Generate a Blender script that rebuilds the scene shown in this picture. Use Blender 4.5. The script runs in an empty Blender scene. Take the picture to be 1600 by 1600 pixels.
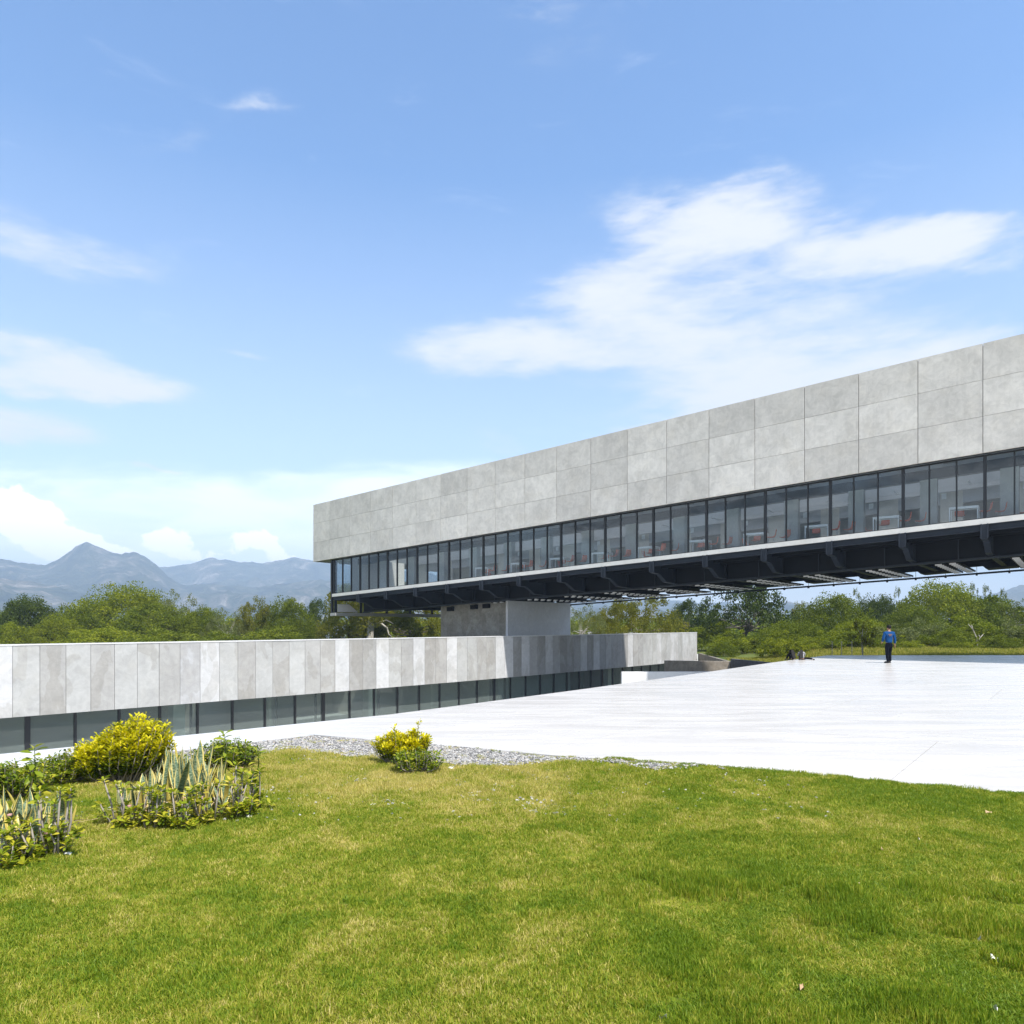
import bpy, bmesh, math, random
import numpy as np
from mathutils import Vector, Matrix, noise
from math import sin, cos, pi, radians, atan2, sqrt, hypot
R = radians
S = bpy.context.scene
COL = S.collection
F = 1134.0; CX = 800.0; HY = 976.0; EYE = 1.80      # focal length / horizon of the 1600 px photograph

# ------------------------------------------------------------------ camera
cam_d = bpy.data.cameras.new("camera"); cam = bpy.data.objects.new("camera", cam_d); COL.objects.link(cam)
cam.location = (0, 0, EYE); cam.rotation_euler = (R(90), 0, 0)
cam_d.sensor_width = 36; cam_d.lens = 36 * F / 1600; cam_d.shift_y = 176 / 1600
cam_d.clip_start = 0.1; cam_d.clip_end = 40000
S.camera = cam
S.view_settings.view_transform = 'Standard'; S.view_settings.look = 'None'
S.view_settings.gamma = 1; S.view_settings.use_curve_mapping = False
S.view_settings.exposure = 1.12
S.cycles.max_bounces = 8; S.cycles.transparent_max_bounces = 24
S.cycles.diffuse_bounces = 4; S.cycles.glossy_bounces = 4; S.cycles.transmission_bounces = 6; S.cycles.volume_bounces = 0
S.cycles.sample_clamp_indirect = 6

# ------------------------------------------------------------------ sun
SUN_EL = R(59)
hx, hy = 0.60, -0.80                                  # horizontal direction towards the sun
sun_vec = Vector((hx * cos(SUN_EL), hy * cos(SUN_EL), sin(SUN_EL))).normalized()
sd = bpy.data.lights.new("sun", 'SUN'); sd.energy = 3.5; sd.angle = R(1.2); sd.color = (1.0, 0.965, 0.91)
sun = bpy.data.objects.new("sun", sd); COL.objects.link(sun)
sun.rotation_euler = sun_vec.to_track_quat('Z', 'Y').to_euler(); sun.location = (0, 0, 60)

# ------------------------------------------------------------------ node helpers
def nn(nt, typ, ins=None, **kw):
    n = nt.nodes.new(typ)
    for k, v in kw.items(): setattr(n, k, v)
    if ins:
        for k, v in ins.items():
            s = n.inputs[k]
            if isinstance(v, bpy.types.NodeSocket): nt.links.new(v, s)
            else: s.default_value = v
    return n
def mth(nt, op, a, b=0.0, clamp=False, c=0.0):
    n = nn(nt, 'ShaderNodeMath', {0: a, 1: b, 2: c}, operation=op); n.use_clamp = clamp
    return n.outputs[0]
def ramp(nt, fac, stops, interp='LINEAR'):
    n = nn(nt, 'ShaderNodeValToRGB', {0: fac}); cr = n.color_ramp; cr.interpolation = interp
    while len(cr.elements) < len(stops): cr.elements.new(0.5)
    for e, (p, c) in zip(cr.elements, stops):
        e.position = p; e.color = (c[0], c[1], c[2], 1) if hasattr(c, '__len__') else (c, c, c, 1)
    return n.outputs[0]
def mixc(nt, fac, a, b, mode='MIX'):
    n = nn(nt, 'ShaderNodeMix', data_type='RGBA', blend_type=mode)
    for i, v in ((0, fac), (6, a), (7, b)):
        if isinstance(v, bpy.types.NodeSocket): nt.links.new(v, n.inputs[i])
        elif i == 0: n.inputs[0].default_value = v
        else: n.inputs[i].default_value = (v[0], v[1], v[2], 1)
    return n.outputs[2]
def noi(nt, vec, scale, detail=4, rough=0.55, dist=0.0, out=0):
    ins = {'Scale': scale, 'Detail': detail, 'Roughness': rough, 'Distortion': dist}
    if vec is not None: ins['Vector'] = vec
    return nn(nt, 'ShaderNodeTexNoise', ins).outputs[out]
def mrange(nt, v, a, b, c=0.0, d=1.0, smooth=True):
    return nn(nt, 'ShaderNodeMapRange', {0: v, 1: a, 2: b, 3: c, 4: d}, interpolation_type='SMOOTHSTEP' if smooth else 'LINEAR').outputs[0]

# ------------------------------------------------------------------ world: physical sky with real cloud layers by direction
W = bpy.data.worlds.new("World"); S.world = W; W.use_nodes = True
nt = W.node_tree; nt.nodes.clear()
sky = nn(nt, 'ShaderNodeTexSky', sky_type='NISHITA'); sky.sun_disc = False
sky.sun_elevation = SUN_EL; sky.sun_rotation = atan2(hx, hy); sky.altitude = 300; sky.air_density = 1.0; sky.dust_density = 0.6; sky.ozone_density = 2.5
skyc = nn(nt, 'ShaderNodeHueSaturation', {'Hue': 0.499, 'Saturation': 1.10, 'Value': 1.0, 'Color': sky.outputs[0]}).outputs[0]
bg_sky = nn(nt, 'ShaderNodeBackground', {0: skyc, 1: 0.132})
tc = nn(nt, 'ShaderNodeTexCoord').outputs['Generated']
sep = nn(nt, 'ShaderNodeSeparateXYZ', {0: tc})
az = mth(nt, 'ARCTAN2', sep.outputs[0], sep.outputs[1]); el = mth(nt, 'ARCSINE', sep.outputs[2])
ae = nn(nt, 'ShaderNodeCombineXYZ', {0: az, 1: el, 2: 0.0}).outputs[0]
def ang(x, y):
    u = (x - CX) / F; v = (HY - y) / F
    return atan2(u, 1), atan2(v, sqrt(1 + u * u))
def warp(vec, sx, sy, amt, sc, seed):
    m = nn(nt, 'ShaderNodeMapping', {'Vector': vec, 'Location': (seed, seed * .7, 0), 'Scale': (sx, sy, 1)}).outputs[0]
    n = noi(nt, m, sc, 5, 0.55, 0, 1)
    o = nn(nt, 'ShaderNodeVectorMath', {0: n, 1: (0.5, 0.5, 0.5)}, operation='SUBTRACT').outputs[0]
    o = nn(nt, 'ShaderNodeVectorMath', {0: o, 1: (amt, amt * .45, 0)}, operation='MULTIPLY').outputs[0]
    return nn(nt, 'ShaderNodeVectorMath', {0: vec, 1: o}, operation='ADD').outputs[0]
def masks(vec, items):
    tot = None
    for (x, y, rx, ry, rot, w) in items:
        a, e = ang(x, y)
        k = 1 / (F * (1 + ((x - CX) / F) ** 2)) * 1.05
        m = nn(nt, 'ShaderNodeMapping', {'Vector': vec, 'Location': (a, e, 0), 'Rotation': (0, 0, R(rot)), 'Scale': (rx * k, ry * k * 1.1, 1)}, vector_type='TEXTURE').outputs[0]
        l = nn(nt, 'ShaderNodeVectorMath', {0: m}, operation='LENGTH').outputs['Value']
        v = mrange(nt, l, 1.0, 0.0, 0.0, w)
        tot = v if tot is None else mth(nt, 'ADD', tot, v)
    return tot
w1 = warp(ae, 3, 8, 0.16, 2.2, 3.1)
cirrus = masks(w1, [
    (1130, 338, 270, 66, -9, 1.05), (1370, 385, 330, 56, -13, 1.0), (1500, 400, 170, 30, -12, .6), (1050, 400, 250, 80, 20, .85), (930, 452, 170, 60, 20, .6), (1190, 470, 420, 100, 0, .62), (1440, 390, 160, 40, -5, .5),
    (800, 548, 260, 50, -4, 1.1), (1030, 550, 310, 72, -3, 1.1), (1300, 575, 330, 70, 4, 1.05), (1120, 635, 260, 66, 3, .95), (1450, 545, 220, 34, 6, .8), (1000, 690, 200, 40, 5, .4),
    (60, 388, 300, 70, 0, .7), (100, 572, 300, 56, -3, 1.15), (150, 606, 200, 36, 3, 1.0), (20, 662, 200, 46, 0, 1.1), (245, 723, 50, 8, 0, .9), (395, 556, 70, 12, 0, .5),
    (400, 150, 90, 16, 14, .42), (290, 205, 180, 20, 22, .22), (850, 15, 170, 80, 0, .34), (790, 690, 60, 20, -20, .4)])
nv = nn(nt, 'ShaderNodeMapping', {'Vector': ae, 'Rotation': (0, 0, R(-6)), 'Scale': (2.2, 8.5, 1)}).outputs[0]
n1 = noi(nt, nv, 2.6, 9, 0.58, 0.5)
n2 = noi(nt, nv, 11, 6, 0.6, 0.3)
nmix = mth(nt, 'ADD', mth(nt, 'MULTIPLY', n1, .68), mth(nt, 'MULTIPLY', n2, .32))
c1 = mth(nt, 'ADD', mth(nt, 'MULTIPLY', cirrus, 0.85), mth(nt, 'MULTIPLY', mth(nt, 'SUBTRACT', nmix, 0.5), 3.0))
c1 = mth(nt, 'MULTIPLY', mrange(nt, c1, -0.15, 1.30), mrange(nt, cirrus, 0.0, 0.55))
w2 = warp(ae, 1, 1, 0.055, 17, 9.0)
cumulus = masks(w2, [(20, 800, 100, 62, 0, 1.2), (75, 835, 95, 62, -25, 1.2), (130, 860, 110, 40, -10, 1.0), (265, 842, 62, 34, 0, 1.0), (310, 868, 90, 22, 0, .6), (400, 846, 62, 30, 0, .85), (450, 868, 80, 26, 0, .6), (180, 866, 80, 30, 0, .7),
    (-160, 820, 160, 70, 0, 1.1), (1700, 780, 260, 60, 0, 1.0)])
n3 = noi(nt, nn(nt, 'ShaderNodeMapping', {'Vector': ae, 'Scale': (1, 1.3, 1)}).outputs[0], 34, 8, 0.62, 0.3)
c2 = mrange(nt, mth(nt, 'ADD', cumulus, mth(nt, 'MULTIPLY', mth(nt, 'SUBTRACT', n3, .5), 1.9)), 0.26, 0.62)
c2 = mth(nt, 'MULTIPLY', c2, mrange(nt, cumulus, 0.03, 0.35))
band = masks(warp(ae, 1, 3, 0.12, 4, 5.0), [(330, 815, 560, 100, 0, 1.4), (560, 762, 330, 50, 9, 1.0), (60, 860, 500, 70, 0, .9), (640, 880, 460, 100, 0, 1.1), (1300, 930, 500, 60, 0, 1.2)])
c3 = mth(nt, 'MULTIPLY', mrange(nt, mth(nt, 'ADD', band, mth(nt, 'MULTIPLY', mth(nt, 'SUBTRACT', n1, .5), 1.2)), 0.1, 0.95), 0.85)
# the sky outside the picture: broken fair-weather cloud of the same kind
zz = mth(nt, 'MAXIMUM', sep.outputs[2], 0.04)
px = nn(nt, 'ShaderNodeCombineXYZ', {0: mth(nt, 'DIVIDE', sep.outputs[0], zz), 1: mth(nt, 'DIVIDE', sep.outputs[1], zz), 2: 0.0}).outputs[0]
g = noi(nt, px, 0.75, 9, 0.6, 0.4)
gm = mrange(nt, g, 0.40, 0.60)
front = mth(nt, 'MULTIPLY', mrange(nt, mth(nt, 'ABSOLUTE', az), 0.95, 0.70), mrange(nt, el, 0.95, 0.72))
gm = mth(nt, 'MULTIPLY', gm, mth(nt, 'SUBTRACT', 1.0, front))
lowd = nn(nt, 'ShaderNodeMapping', {'Vector': tc, 'Scale': (3.2, 3.2, 8)}).outputs[0]
g2 = noi(nt, lowd, 1.5, 8, .58, .3)
lowm = mth(nt, 'MULTIPLY', mrange(nt, el, 0.5, 0.2), mth(nt, 'SUBTRACT', 1.0, front))
gm = mth(nt, 'MAXIMUM', mth(nt, 'MULTIPLY', gm, mrange(nt, el, 0.1, 0.3)), mth(nt, 'MULTIPLY', mrange(nt, g2, .38, .56), lowm))
cl = mth(nt, 'MAXIMUM', c1, mth(nt, 'MULTIPLY', gm, .9))
c2 = mth(nt, 'MAXIMUM', c2, mth(nt, 'MULTIPLY', mth(nt, 'MULTIPLY', c3, .62), mrange(nt, n1, .30, .62, .45, 1.0)))
hz = mrange(nt, el, 0.55, 0.0, 0.0, 0.60, False)
cl = mth(nt, 'SUBTRACT', 1.0, mth(nt, 'MULTIPLY', mth(nt, 'SUBTRACT', 1.0, cl), mth(nt, 'SUBTRACT', 1.0, hz)))
cl = mth(nt, 'MULTIPLY', cl, 0.94, True)
shade = mth(nt, 'MULTIPLY', gm, mrange(nt, noi(nt, lowd, 3.4, 8, .62, .5), .44, .60))
ccol = mixc(nt, shade, (0.93, 0.95, 1.0), (0.26, 0.29, 0.34))
bg_c = nn(nt, 'ShaderNodeBackground', {0: ccol, 1: 0.50})
bg_w = nn(nt, 'ShaderNodeBackground', {0: (1, 0.985, 0.985, 1), 1: 0.95})
m1 = nn(nt, 'ShaderNodeMixShader', {0: cl, 1: bg_sky.outputs[0], 2: bg_c.outputs[0]})
m2 = nn(nt, 'ShaderNodeMixShader', {0: mth(nt, 'MULTIPLY', c2, .95), 1: m1.outputs[0], 2: bg_w.outputs[0]})
nn(nt, 'ShaderNodeOutputWorld', {0: m2.outputs[0]})

# ------------------------------------------------------------------ object helpers
def tag(o, label=None, cat=None, group=None, kind=None):
    if label: o['label'] = label
    if cat: o['category'] = cat
    if group: o['group'] = group
    if kind: o['kind'] = kind
    return o
def empty(name, loc, label=None, cat=None, group=None):
    o = bpy.data.objects.new(name, None); COL.objects.link(o); o.location = loc; o.empty_display_size = .2
    return tag(o, label, cat, group)
def mesh_np(name, V, Fc, mat=None, smooth=False, attrs=None):
    """V (n,3) array, Fc (m,k) int array with k 3 or 4, or a python list of faces."""
    me = bpy.data.meshes.new(name)
    if isinstance(Fc, np.ndarray):
        V = np.asarray(V, np.float32); m, k = Fc.shape
        me.vertices.add(len(V)); me.vertices.foreach_set('co', V.ravel())
        me.loops.add(m * k); me.loops.foreach_set('vertex_index', Fc.astype(np.int32).ravel())
        me.polygons.add(m); me.polygons.foreach_set('loop_start', np.arange(0, m * k, k, dtype=np.int32))
        me.polygons.foreach_set('loop_total', np.full(m, k, np.int32))
        me.update(calc_edges=True)
    else:
        me.from_pydata([tuple(v) for v in V], [], Fc)
    if smooth: me.polygons.foreach_set('use_smooth', [True] * len(me.polygons))
    if attrs:
        for an, (dom, arr) in attrs.items():
            a = me.attributes.new(an, 'FLOAT', dom); a.data.foreach_set('value', np.asarray(arr, np.float32))
    if mat: me.materials.append(mat)
    me.validate()
    return me
def link(name, me, parent=None, loc=(0, 0, 0), rotz=0, color=None):
    o = bpy.data.objects.new(name, me); COL.objects.link(o); o.location = loc; o.rotation_euler[2] = rotz
    if parent: o.parent = parent
    if color: o.color = (*color, 1)
    return o
class MB:
    """collects simple shapes into one mesh"""
    def __init__(s): s.v = []; s.f = []
    def hexa(s, c):
        b = len(s.v); s.v += [tuple(p) for p in c]
        s.f += [(b, b+3, b+2, b+1), (b+4, b+5, b+6, b+7), (b, b+1, b+5, b+4), (b+1, b+2, b+6, b+5), (b+2, b+3, b+7, b+6), (b+3, b, b+4, b+7)]
        return s
    def box(s, x0, x1, y0, y1, z0, z1, fn=None):
        c = [(x0, y0, z0), (x1, y0, z0), (x1, y1, z0), (x0, y1, z0), (x0, y0, z1), (x1, y0, z1), (x1, y1, z1), (x0, y1, z1)]
        return s.hexa([fn(*p) for p in c] if fn else c)
    def tube(s, pts, rad, n=6, cap=True):
        pts = [Vector(p) for p in pts]; b = len(s.v)
        if not hasattr(rad, '__len__'): rad = [rad] * len(pts)
        for i, p in enumerate(pts):
            d = (pts[min(i+1, len(pts)-1)] - pts[max(i-1, 0)]).normalized()
            a = d.orthogonal().normalized() if abs(d.z) > .9 else d.cross(Vector((0, 0, 1))).normalized()
            c = d.cross(a)
            for k in range(n):
                t = 2 * pi * k / n; s.v.append(tuple(p + (a * cos(t) + c * sin(t)) * rad[i]))
        for i in range(len(pts) - 1):
            for k in range(n):
                k2 = (k + 1) % n
                s.f.append((b+i*n+k, b+i*n+k2, b+(i+1)*n+k2, b+(i+1)*n+k))
        if cap:
            s.f.append(tuple(b + k for k in reversed(range(n)))); s.f.append(tuple(b + (len(pts)-1)*n + k for k in range(n)))
        return s
    def mesh(s, name, mat=None, smooth=False): return mesh_np(name, s.v, s.f, mat, smooth)
    def obj(s, name, mat=None, parent=None, loc=(0, 0, 0), rotz=0, smooth=False, color=None):
        return link(name, s.mesh(name, mat, smooth), parent, loc, rotz, color)

# ------------------------------------------------------------------ materials
def newmat(name):
    m = bpy.data.materials.new(name); m.use_nodes = True; m.node_tree.nodes.clear(); return m, m.node_tree
def out(nt, sh, disp=None):
    o = nn(nt, 'ShaderNodeOutputMaterial', {0: sh})
    return o
def bump(nt, h, strength=0.3, dist=0.02):
    return nn(nt, 'ShaderNodeBump', {'Height': h, 'Strength': strength, 'Distance': dist}).outputs[0]
def simple(name, col, rough=0.6, metal=0.0, var=0.12, scale=6.0, spec=0.5):
    m, nt = newmat(name); co = nn(nt, 'ShaderNodeTexCoord').outputs['Object']
    n = noi(nt, co, scale, 5, 0.6)
    c = mixc(nt, n, [x * (1 - var) for x in col], [min(1, x * (1 + var)) for x in col])
    b = nn(nt, 'ShaderNodeBsdfPrincipled', {'Base Color': c, 'Roughness': rough, 'Metallic': metal, 'Specular IOR Level': spec, 'Normal': bump(nt, n, .1, .01)})
    out(nt, b.outputs[0]); return m
def concrete(name, scale=1.0, blot=0.16, fine=0.06, streak=0.07, tint=True, rough=.85, stain=0.0):
    """cast concrete: cloudy blotches, fine pores, faint vertical trails; base colour from the object's own colour"""
    m, nt = newmat(name)
    tcn = nn(nt, 'ShaderNodeTexCoord'); oi = nn(nt, 'ShaderNodeObjectInfo')
    off = mth(nt, 'MULTIPLY', oi.outputs['Random'], 173.0)
    offv = nn(nt, 'ShaderNodeCombineXYZ', {0: off, 1: off, 2: mth(nt, 'MULTIPLY', off, 1.7)}).outputs[0]
    co = nn(nt, 'ShaderNodeVectorMath', {0: tcn.outputs['Object'], 1: offv}, operation='ADD').outputs[0]
    a = noi(nt, co, 0.75 * scale, 5, 0.6, 0.6)
    b = noi(nt, co, 2.6 * scale, 8, 0.68, 1.1)
    c = noi(nt, co, 26 * scale, 4, 0.6)
    st = nn(nt, 'ShaderNodeMapping', {'Vector': co, 'Scale': (5, 5, .35)}).outputs[0]
    d = noi(nt, st, 1.6, 6, 0.6, 0.2)
    v = mth(nt, 'ADD', mth(nt, 'MULTIPLY', mrange(nt, a, .3, .7), blot), mth(nt, 'MULTIPLY', mrange(nt, b, .32, .68), blot * 1.0))
    v = mth(nt, 'ADD', v, mth(nt, 'MULTIPLY', c, fine))
    v = mth(nt, 'ADD', v, mth(nt, 'MULTIPLY', d, streak))
    v = mth(nt, 'ADD', v, 1.0 - (blot * 1.9 + fine + streak) * .5)
    col = nn(nt, 'ShaderNodeVectorMath', {0: oi.outputs['Color'], 3: v}, operation='SCALE').outputs[0]
    warm = noi(nt, co, 1.1 * scale, 3, .5)
    col = mixc(nt, mth(nt, 'MULTIPLY', mrange(nt, warm, .45, .75), .22), col, (1.0, .95, .86), 'MULTIPLY')
    if stain > 0:
        sn = mrange(nt, noi(nt, nn(nt, 'ShaderNodeMapping', {'Vector': co, 'Scale': (.8, .8, .45)}).outputs[0], 1.0, 4, .5, .5), .52, .545)
        col = mixc(nt, mth(nt, 'MULTIPLY', sn, stain), col, (.80, .78, .745), 'MULTIPLY')
    h = mth(nt, 'ADD', mth(nt, 'MULTIPLY', c, .5), b)
    p = nn(nt, 'ShaderNodeBsdfPrincipled', {'Base Color': col, 'Roughness': rough, 'Specular IOR Level': .3, 'Normal': bump(nt, h, .18, .02)})
    out(nt, p.outputs[0]); return m
def glassmat(name, tint, ior=1.6, gloss_mul=1.0, pale_film=0.02):
    m, nt = newmat(name)
    bf = nn(nt, 'ShaderNodeNewGeometry').outputs['Backfacing']
    iv = mth(nt, 'ADD', mth(nt, 'MULTIPLY', bf, 1 / ior - ior), ior)      # same reflectance on both faces of the pane
    fr = nn(nt, 'ShaderNodeFresnel', {'IOR': iv}).outputs[0]
    tr = nn(nt, 'ShaderNodeBsdfTransparent', {0: (*tint, 1)}); gl = nn(nt, 'ShaderNodeBsdfGlossy', {'Color': (.92, .94, .95, 1), 'Roughness': 0.01})
    oi = nn(nt, 'ShaderNodeObjectInfo').outputs['Random']; co = nn(nt, 'ShaderNodeTexCoord').outputs['Object']
    cc = nn(nt, 'ShaderNodeVectorMath', {0: co, 1: oi}, operation='ADD').outputs[0]
    nt.links.new(bump(nt, noi(nt, cc, .7, 2, .4), .035, .02), gl.inputs['Normal'])
    mx = nn(nt, 'ShaderNodeMixShader', {0: mth(nt, 'MULTIPLY', fr, gloss_mul, True), 1: tr.outputs[0], 2: gl.outputs[0]})
    df = nn(nt, 'ShaderNodeBsdfDiffuse', {0: (.30, .34, .33, 1)})
    mx2 = nn(nt, 'ShaderNodeMixShader', {0: pale_film, 1: mx.outputs[0], 2: df.outputs[0]})  # diffuse film on the glass
    out(nt, mx2.outputs[0]); return m
def leafmat(name, cols, trans=0.35, rough=0.6, oscale=None, spec=.14):
    """cols: list of (pos, colour) along the face attribute 'tone'"""
    m, nt = newmat(name)
    at = nn(nt, 'ShaderNodeAttribute', attribute_name='tone').outputs['Fac']
    rnd = nn(nt, 'ShaderNodeObjectInfo').outputs['Random']
    f = mth(nt, 'ADD', at, mth(nt, 'MULTIPLY', mth(nt, 'SUBTRACT', rnd, .5), .12), True)
    c = ramp(nt, f, cols)
    p = nn(nt, 'ShaderNodeBsdfPrincipled', {'Base Color': c, 'Roughness': rough, 'Specular IOR Level': spec})
    t = nn(nt, 'ShaderNodeBsdfTranslucent', {0: mixc(nt, 1.0, c, (1.15, 1.3, .55), 'MULTIPLY')})
    out(nt, nn(nt, 'ShaderNodeMixShader', {0: trans, 1: p.outputs[0], 2: t.outputs[0]}).outputs[0]); return m

M = {}
M['panel'] = concrete('cladding_concrete', 1.0, .18, .06, .17)
M['wallpanel'] = concrete('wall_concrete', 1.0, .15, .05, .10, stain=.55)
M['rawwall'] = concrete('board_marked_concrete', 1.6, .30, .1, .25, stain=.6)
M['plainc'] = concrete('plain_concrete', 1.0, .10, .04, .04)
M['steel'] = simple('dark_painted_steel', (.006, .007, .010), .6, 0, .25, 3, .15)
M['steelfas'] = simple('blue_grey_painted_steel', (.016, .021, .030), .5, 0, .3, 2, .3)
M['frame'] = simple('black_window_frame', (.012, .013, .015), .4)
M['glass'] = glassmat('bridge_window_glass', (.84, .88, .90), 1.6, 1.0, .01)
M['glasslow'] = glassmat('lower_window_glass', (.82, .88, .84), 1.5, 1.0, .20)  # frosted film, raised to lighten the panes in place of interior light
M['white'] = simple('white_painted_metal', (.75, .76, .77), .4)
M['table'] = simple('white_table_paint', (.86, .86, .86), .4, 0, .03)
M['orange'] = simple('orange_plastic', (.85, .15, .05), .45)
M['chrome'] = simple('grey_metal', (.4, .4, .42), .35, .6)
M['inwall'] = simple('interior_plaster', (.50, .48, .43), .8)
M['ceil'] = simple('interior_ceiling', (.34, .35, .36), .8)
M['infloor'] = simple('interior_floor', (.26, .28, .29), .35)
HAZE = 0.00034
# ------------------------------------------------------------------ ground materials
def poly_clip(poly, cell):
    """clip polygon (list of 2D) by convex CCW cell"""
    outp = poly
    for i in range(len(cell)):
        a, b = cell[i], cell[(i + 1) % len(cell)]
        inp, outp = outp, []
        def side(p): return (b[0]-a[0]) * (p[1]-a[1]) - (b[1]-a[1]) * (p[0]-a[0])
        for j in range(len(inp)):
            p, q = inp[j], inp[(j + 1) % len(inp)]
            sp, sq = side(p), side(q)
            if sp >= 0: outp.append(p)
            if sp * sq < 0:
                t = sp / (sp - sq); outp.append((p[0] + t*(q[0]-p[0]), p[1] + t*(q[1]-p[1])))
        if len(outp) < 3: return []
    return outp
def area(p): return .5 * sum(p[i][0]*p[(i+1) % len(p)][1] - p[(i+1) % len(p)][0]*p[i][1] for i in range(len(p)))

m, nt = newmat('polished_white_concrete')
co = nn(nt, 'ShaderNodeNewGeometry').outputs['Position']
oi = nn(nt, 'ShaderNodeObjectInfo')
a = noi(nt, co, 0.35, 6, .6, .5); b = noi(nt, co, 2.2, 6, .65, .8); c = noi(nt, co, 30, 3, .6)
v = mth(nt, 'ADD', mth(nt, 'MULTIPLY', a, .10), mth(nt, 'ADD', mth(nt, 'MULTIPLY', b, .07), mth(nt, 'MULTIPLY', c, .03)))
v = mth(nt, 'ADD', v, mth(nt, 'MULTIPLY', oi.outputs['Random'], .03))
col = ramp(nt, v, [(.03, (.485, .468, .447)), (.19, (.575, .556, .531))])
stn = mrange(nt, noi(nt, co, .55, 5, .6, 1.0), .62, .72)
col = mixc(nt, mth(nt, 'MULTIPLY', stn, .6), col, (.62, .58, .53))
rg = mrange(nt, noi(nt, nn(nt, 'ShaderNodeMapping', {'Vector': co, 'Rotation': (0, 0, R(-26)), 'Scale': (.5, 2.6, 1)}).outputs[0], .8, 5, .6, .6), .3, .7, .20, .34)
p = nn(nt, 'ShaderNodeBsdfPrincipled', {'Base Color': col, 'Roughness': rg, 'Specular IOR Level': .5, 'Normal': bump(nt, b, .03, .02)})
out(nt, p.outputs[0]); M['plaza'] = m

def grass_color(nt, pos):
    """turf colour by place: greens with dry straw patches, drier towards the gravel"""
    big = noi(nt, pos, .50, 4, .55, .6); mid = noi(nt, pos, 1.9, 5, .6, .6); fine = noi(nt, pos, 11, 4, .65, .3)
    sp = nn(nt, 'ShaderNodeSeparateXYZ', {0: pos})
    # distance north of a line that runs just south of the gravel: drier there
    d = mth(nt, 'ADD', mth(nt, 'MULTIPLY', sp.outputs[0], .25), sp.outputs[1])
    dry = mrange(nt, d, 6.0, 7.8, 0, .40)
    left = mrange(nt, sp.outputs[0], 3.0, -1.0, 0.2, 1.0)
    dry = mth(nt, 'MULTIPLY', dry, left)
    # a sparser straw band across the middle of the lawn
    v = mth(nt, 'ADD', mth(nt, 'MULTIPLY', mth(nt, 'SUBTRACT', big, .5), 1.1), mth(nt, 'MULTIPLY', mth(nt, 'SUBTRACT', mid, .5), 1.6))
    v = mth(nt, 'ADD', v, mth(nt, 'MULTIPLY', mth(nt, 'SUBTRACT', fine, .5), 1.1))
    rt = mrange(nt, sp.outputs[0], .2, 2.2, 0.04, -.10)
    v = mth(nt, 'ADD', mth(nt, 'ADD', v, .36), mth(nt, 'ADD', dry, rt), True)
    return v
GRASS_STOPS = [(.02, (.140, .225, .014)), (.28, (.222, .290, .020)), (.50, (.315, .345, .030)), (.72, (.445, .405, .068)), (.92, (.60, .51, .19))]
m, nt = newmat('turf_soil')
pos = nn(nt, 'ShaderNodeNewGeometry').outputs['Position']
v = grass_color(nt, pos)
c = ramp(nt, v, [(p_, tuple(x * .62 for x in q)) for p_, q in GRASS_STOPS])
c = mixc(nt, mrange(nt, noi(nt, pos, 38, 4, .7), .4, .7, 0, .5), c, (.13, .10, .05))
p = nn(nt, 'ShaderNodeBsdfPrincipled', {'Base Color': c, 'Roughness': .95, 'Specular IOR Level': .1, 'Normal': bump(nt, noi(nt, pos, 60, 5, .7), .6, .02)})
out(nt, p.outputs[0]); M['soil'] = m
m, nt = newmat('turf_blade')
g = nn(nt, 'ShaderNodeNewGeometry'); pos = g.outputs['Position']
v = grass_color(nt, pos)
at = nn(nt, 'ShaderNodeAttribute', attribute_name='tone').outputs['Fac']
v = mth(nt, 'ADD', v, mth(nt, 'MULTIPLY', mth(nt, 'SUBTRACT', at, .5), .75), True)
c = ramp(nt, v, GRASS_STOPS)
p = nn(nt, 'ShaderNodeBsdfPrincipled', {'Base Color': c, 'Roughness': .55, 'Specular IOR Level': .25})
t = nn(nt, 'ShaderNodeBsdfTranslucent', {0: mixc(nt, 1.0, c, (1.1, 1.15, .6), 'MULTIPLY')})
out(nt, nn(nt, 'ShaderNodeMixShader', {0: .4, 1: p.outputs[0], 2: t.outputs[0]}).outputs[0]); M['blade'] = m
m, nt = newmat('field_ground')
pos = nn(nt, 'ShaderNodeNewGeometry').outputs['Position']
c = ramp(nt, noi(nt, pos, .09, 6, .65, .4), [(.3, (.05, .085, .018)), (.5, (.10, .125, .03)), (.7, (.26, .22, .09))])
out(nt, nn(nt, 'ShaderNodeBsdfPrincipled', {'Base Color': c, 'Roughness': .95, 'Specular IOR Level': .1}).outputs[0]); M['field'] = m

# ------------------------------------------------------------------ plaza (one polygon, laid in slabs)
PIT = [(-14.9, .92), (-7.13, 10.1), (-2.4, 14.6), (1.78, 20.0), (7.3, 27.4), (12.0, 34.0), (18.5, 42.6)]
PLAZA = [(-3.24, 11.87), (50.6, -14.5), (62, 10), (62, 43.3), (18.5, 42.6)] + PIT[::-1][1:] + [(-14.0, -.28), (-6.29, 8.9)]
plaza = empty('plaza', (10, 25, 0)); tag(plaza, kind='structure')
ev = Vector((.898, -.44)); nv2 = Vector((.44, .898))
random.seed(4)
base = mesh_np('paving_base', [(x, y, z) for z in (-.35, -.012) for (x, y) in PLAZA], [list(range(len(PLAZA), 2 * len(PLAZA))), list(range(len(PLAZA)))[::-1]] + [[i, (i+1) % len(PLAZA), (i+1) % len(PLAZA) + len(PLAZA), i + len(PLAZA)] for i in range(len(PLAZA))], None)
base.materials.append(M['plainc'])
bo = link('paving_base', base, plaza, (-10, -25, 0), color=(.30, .29, .28))
rows = 15; RH = 3.72; CW = 4.4
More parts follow.
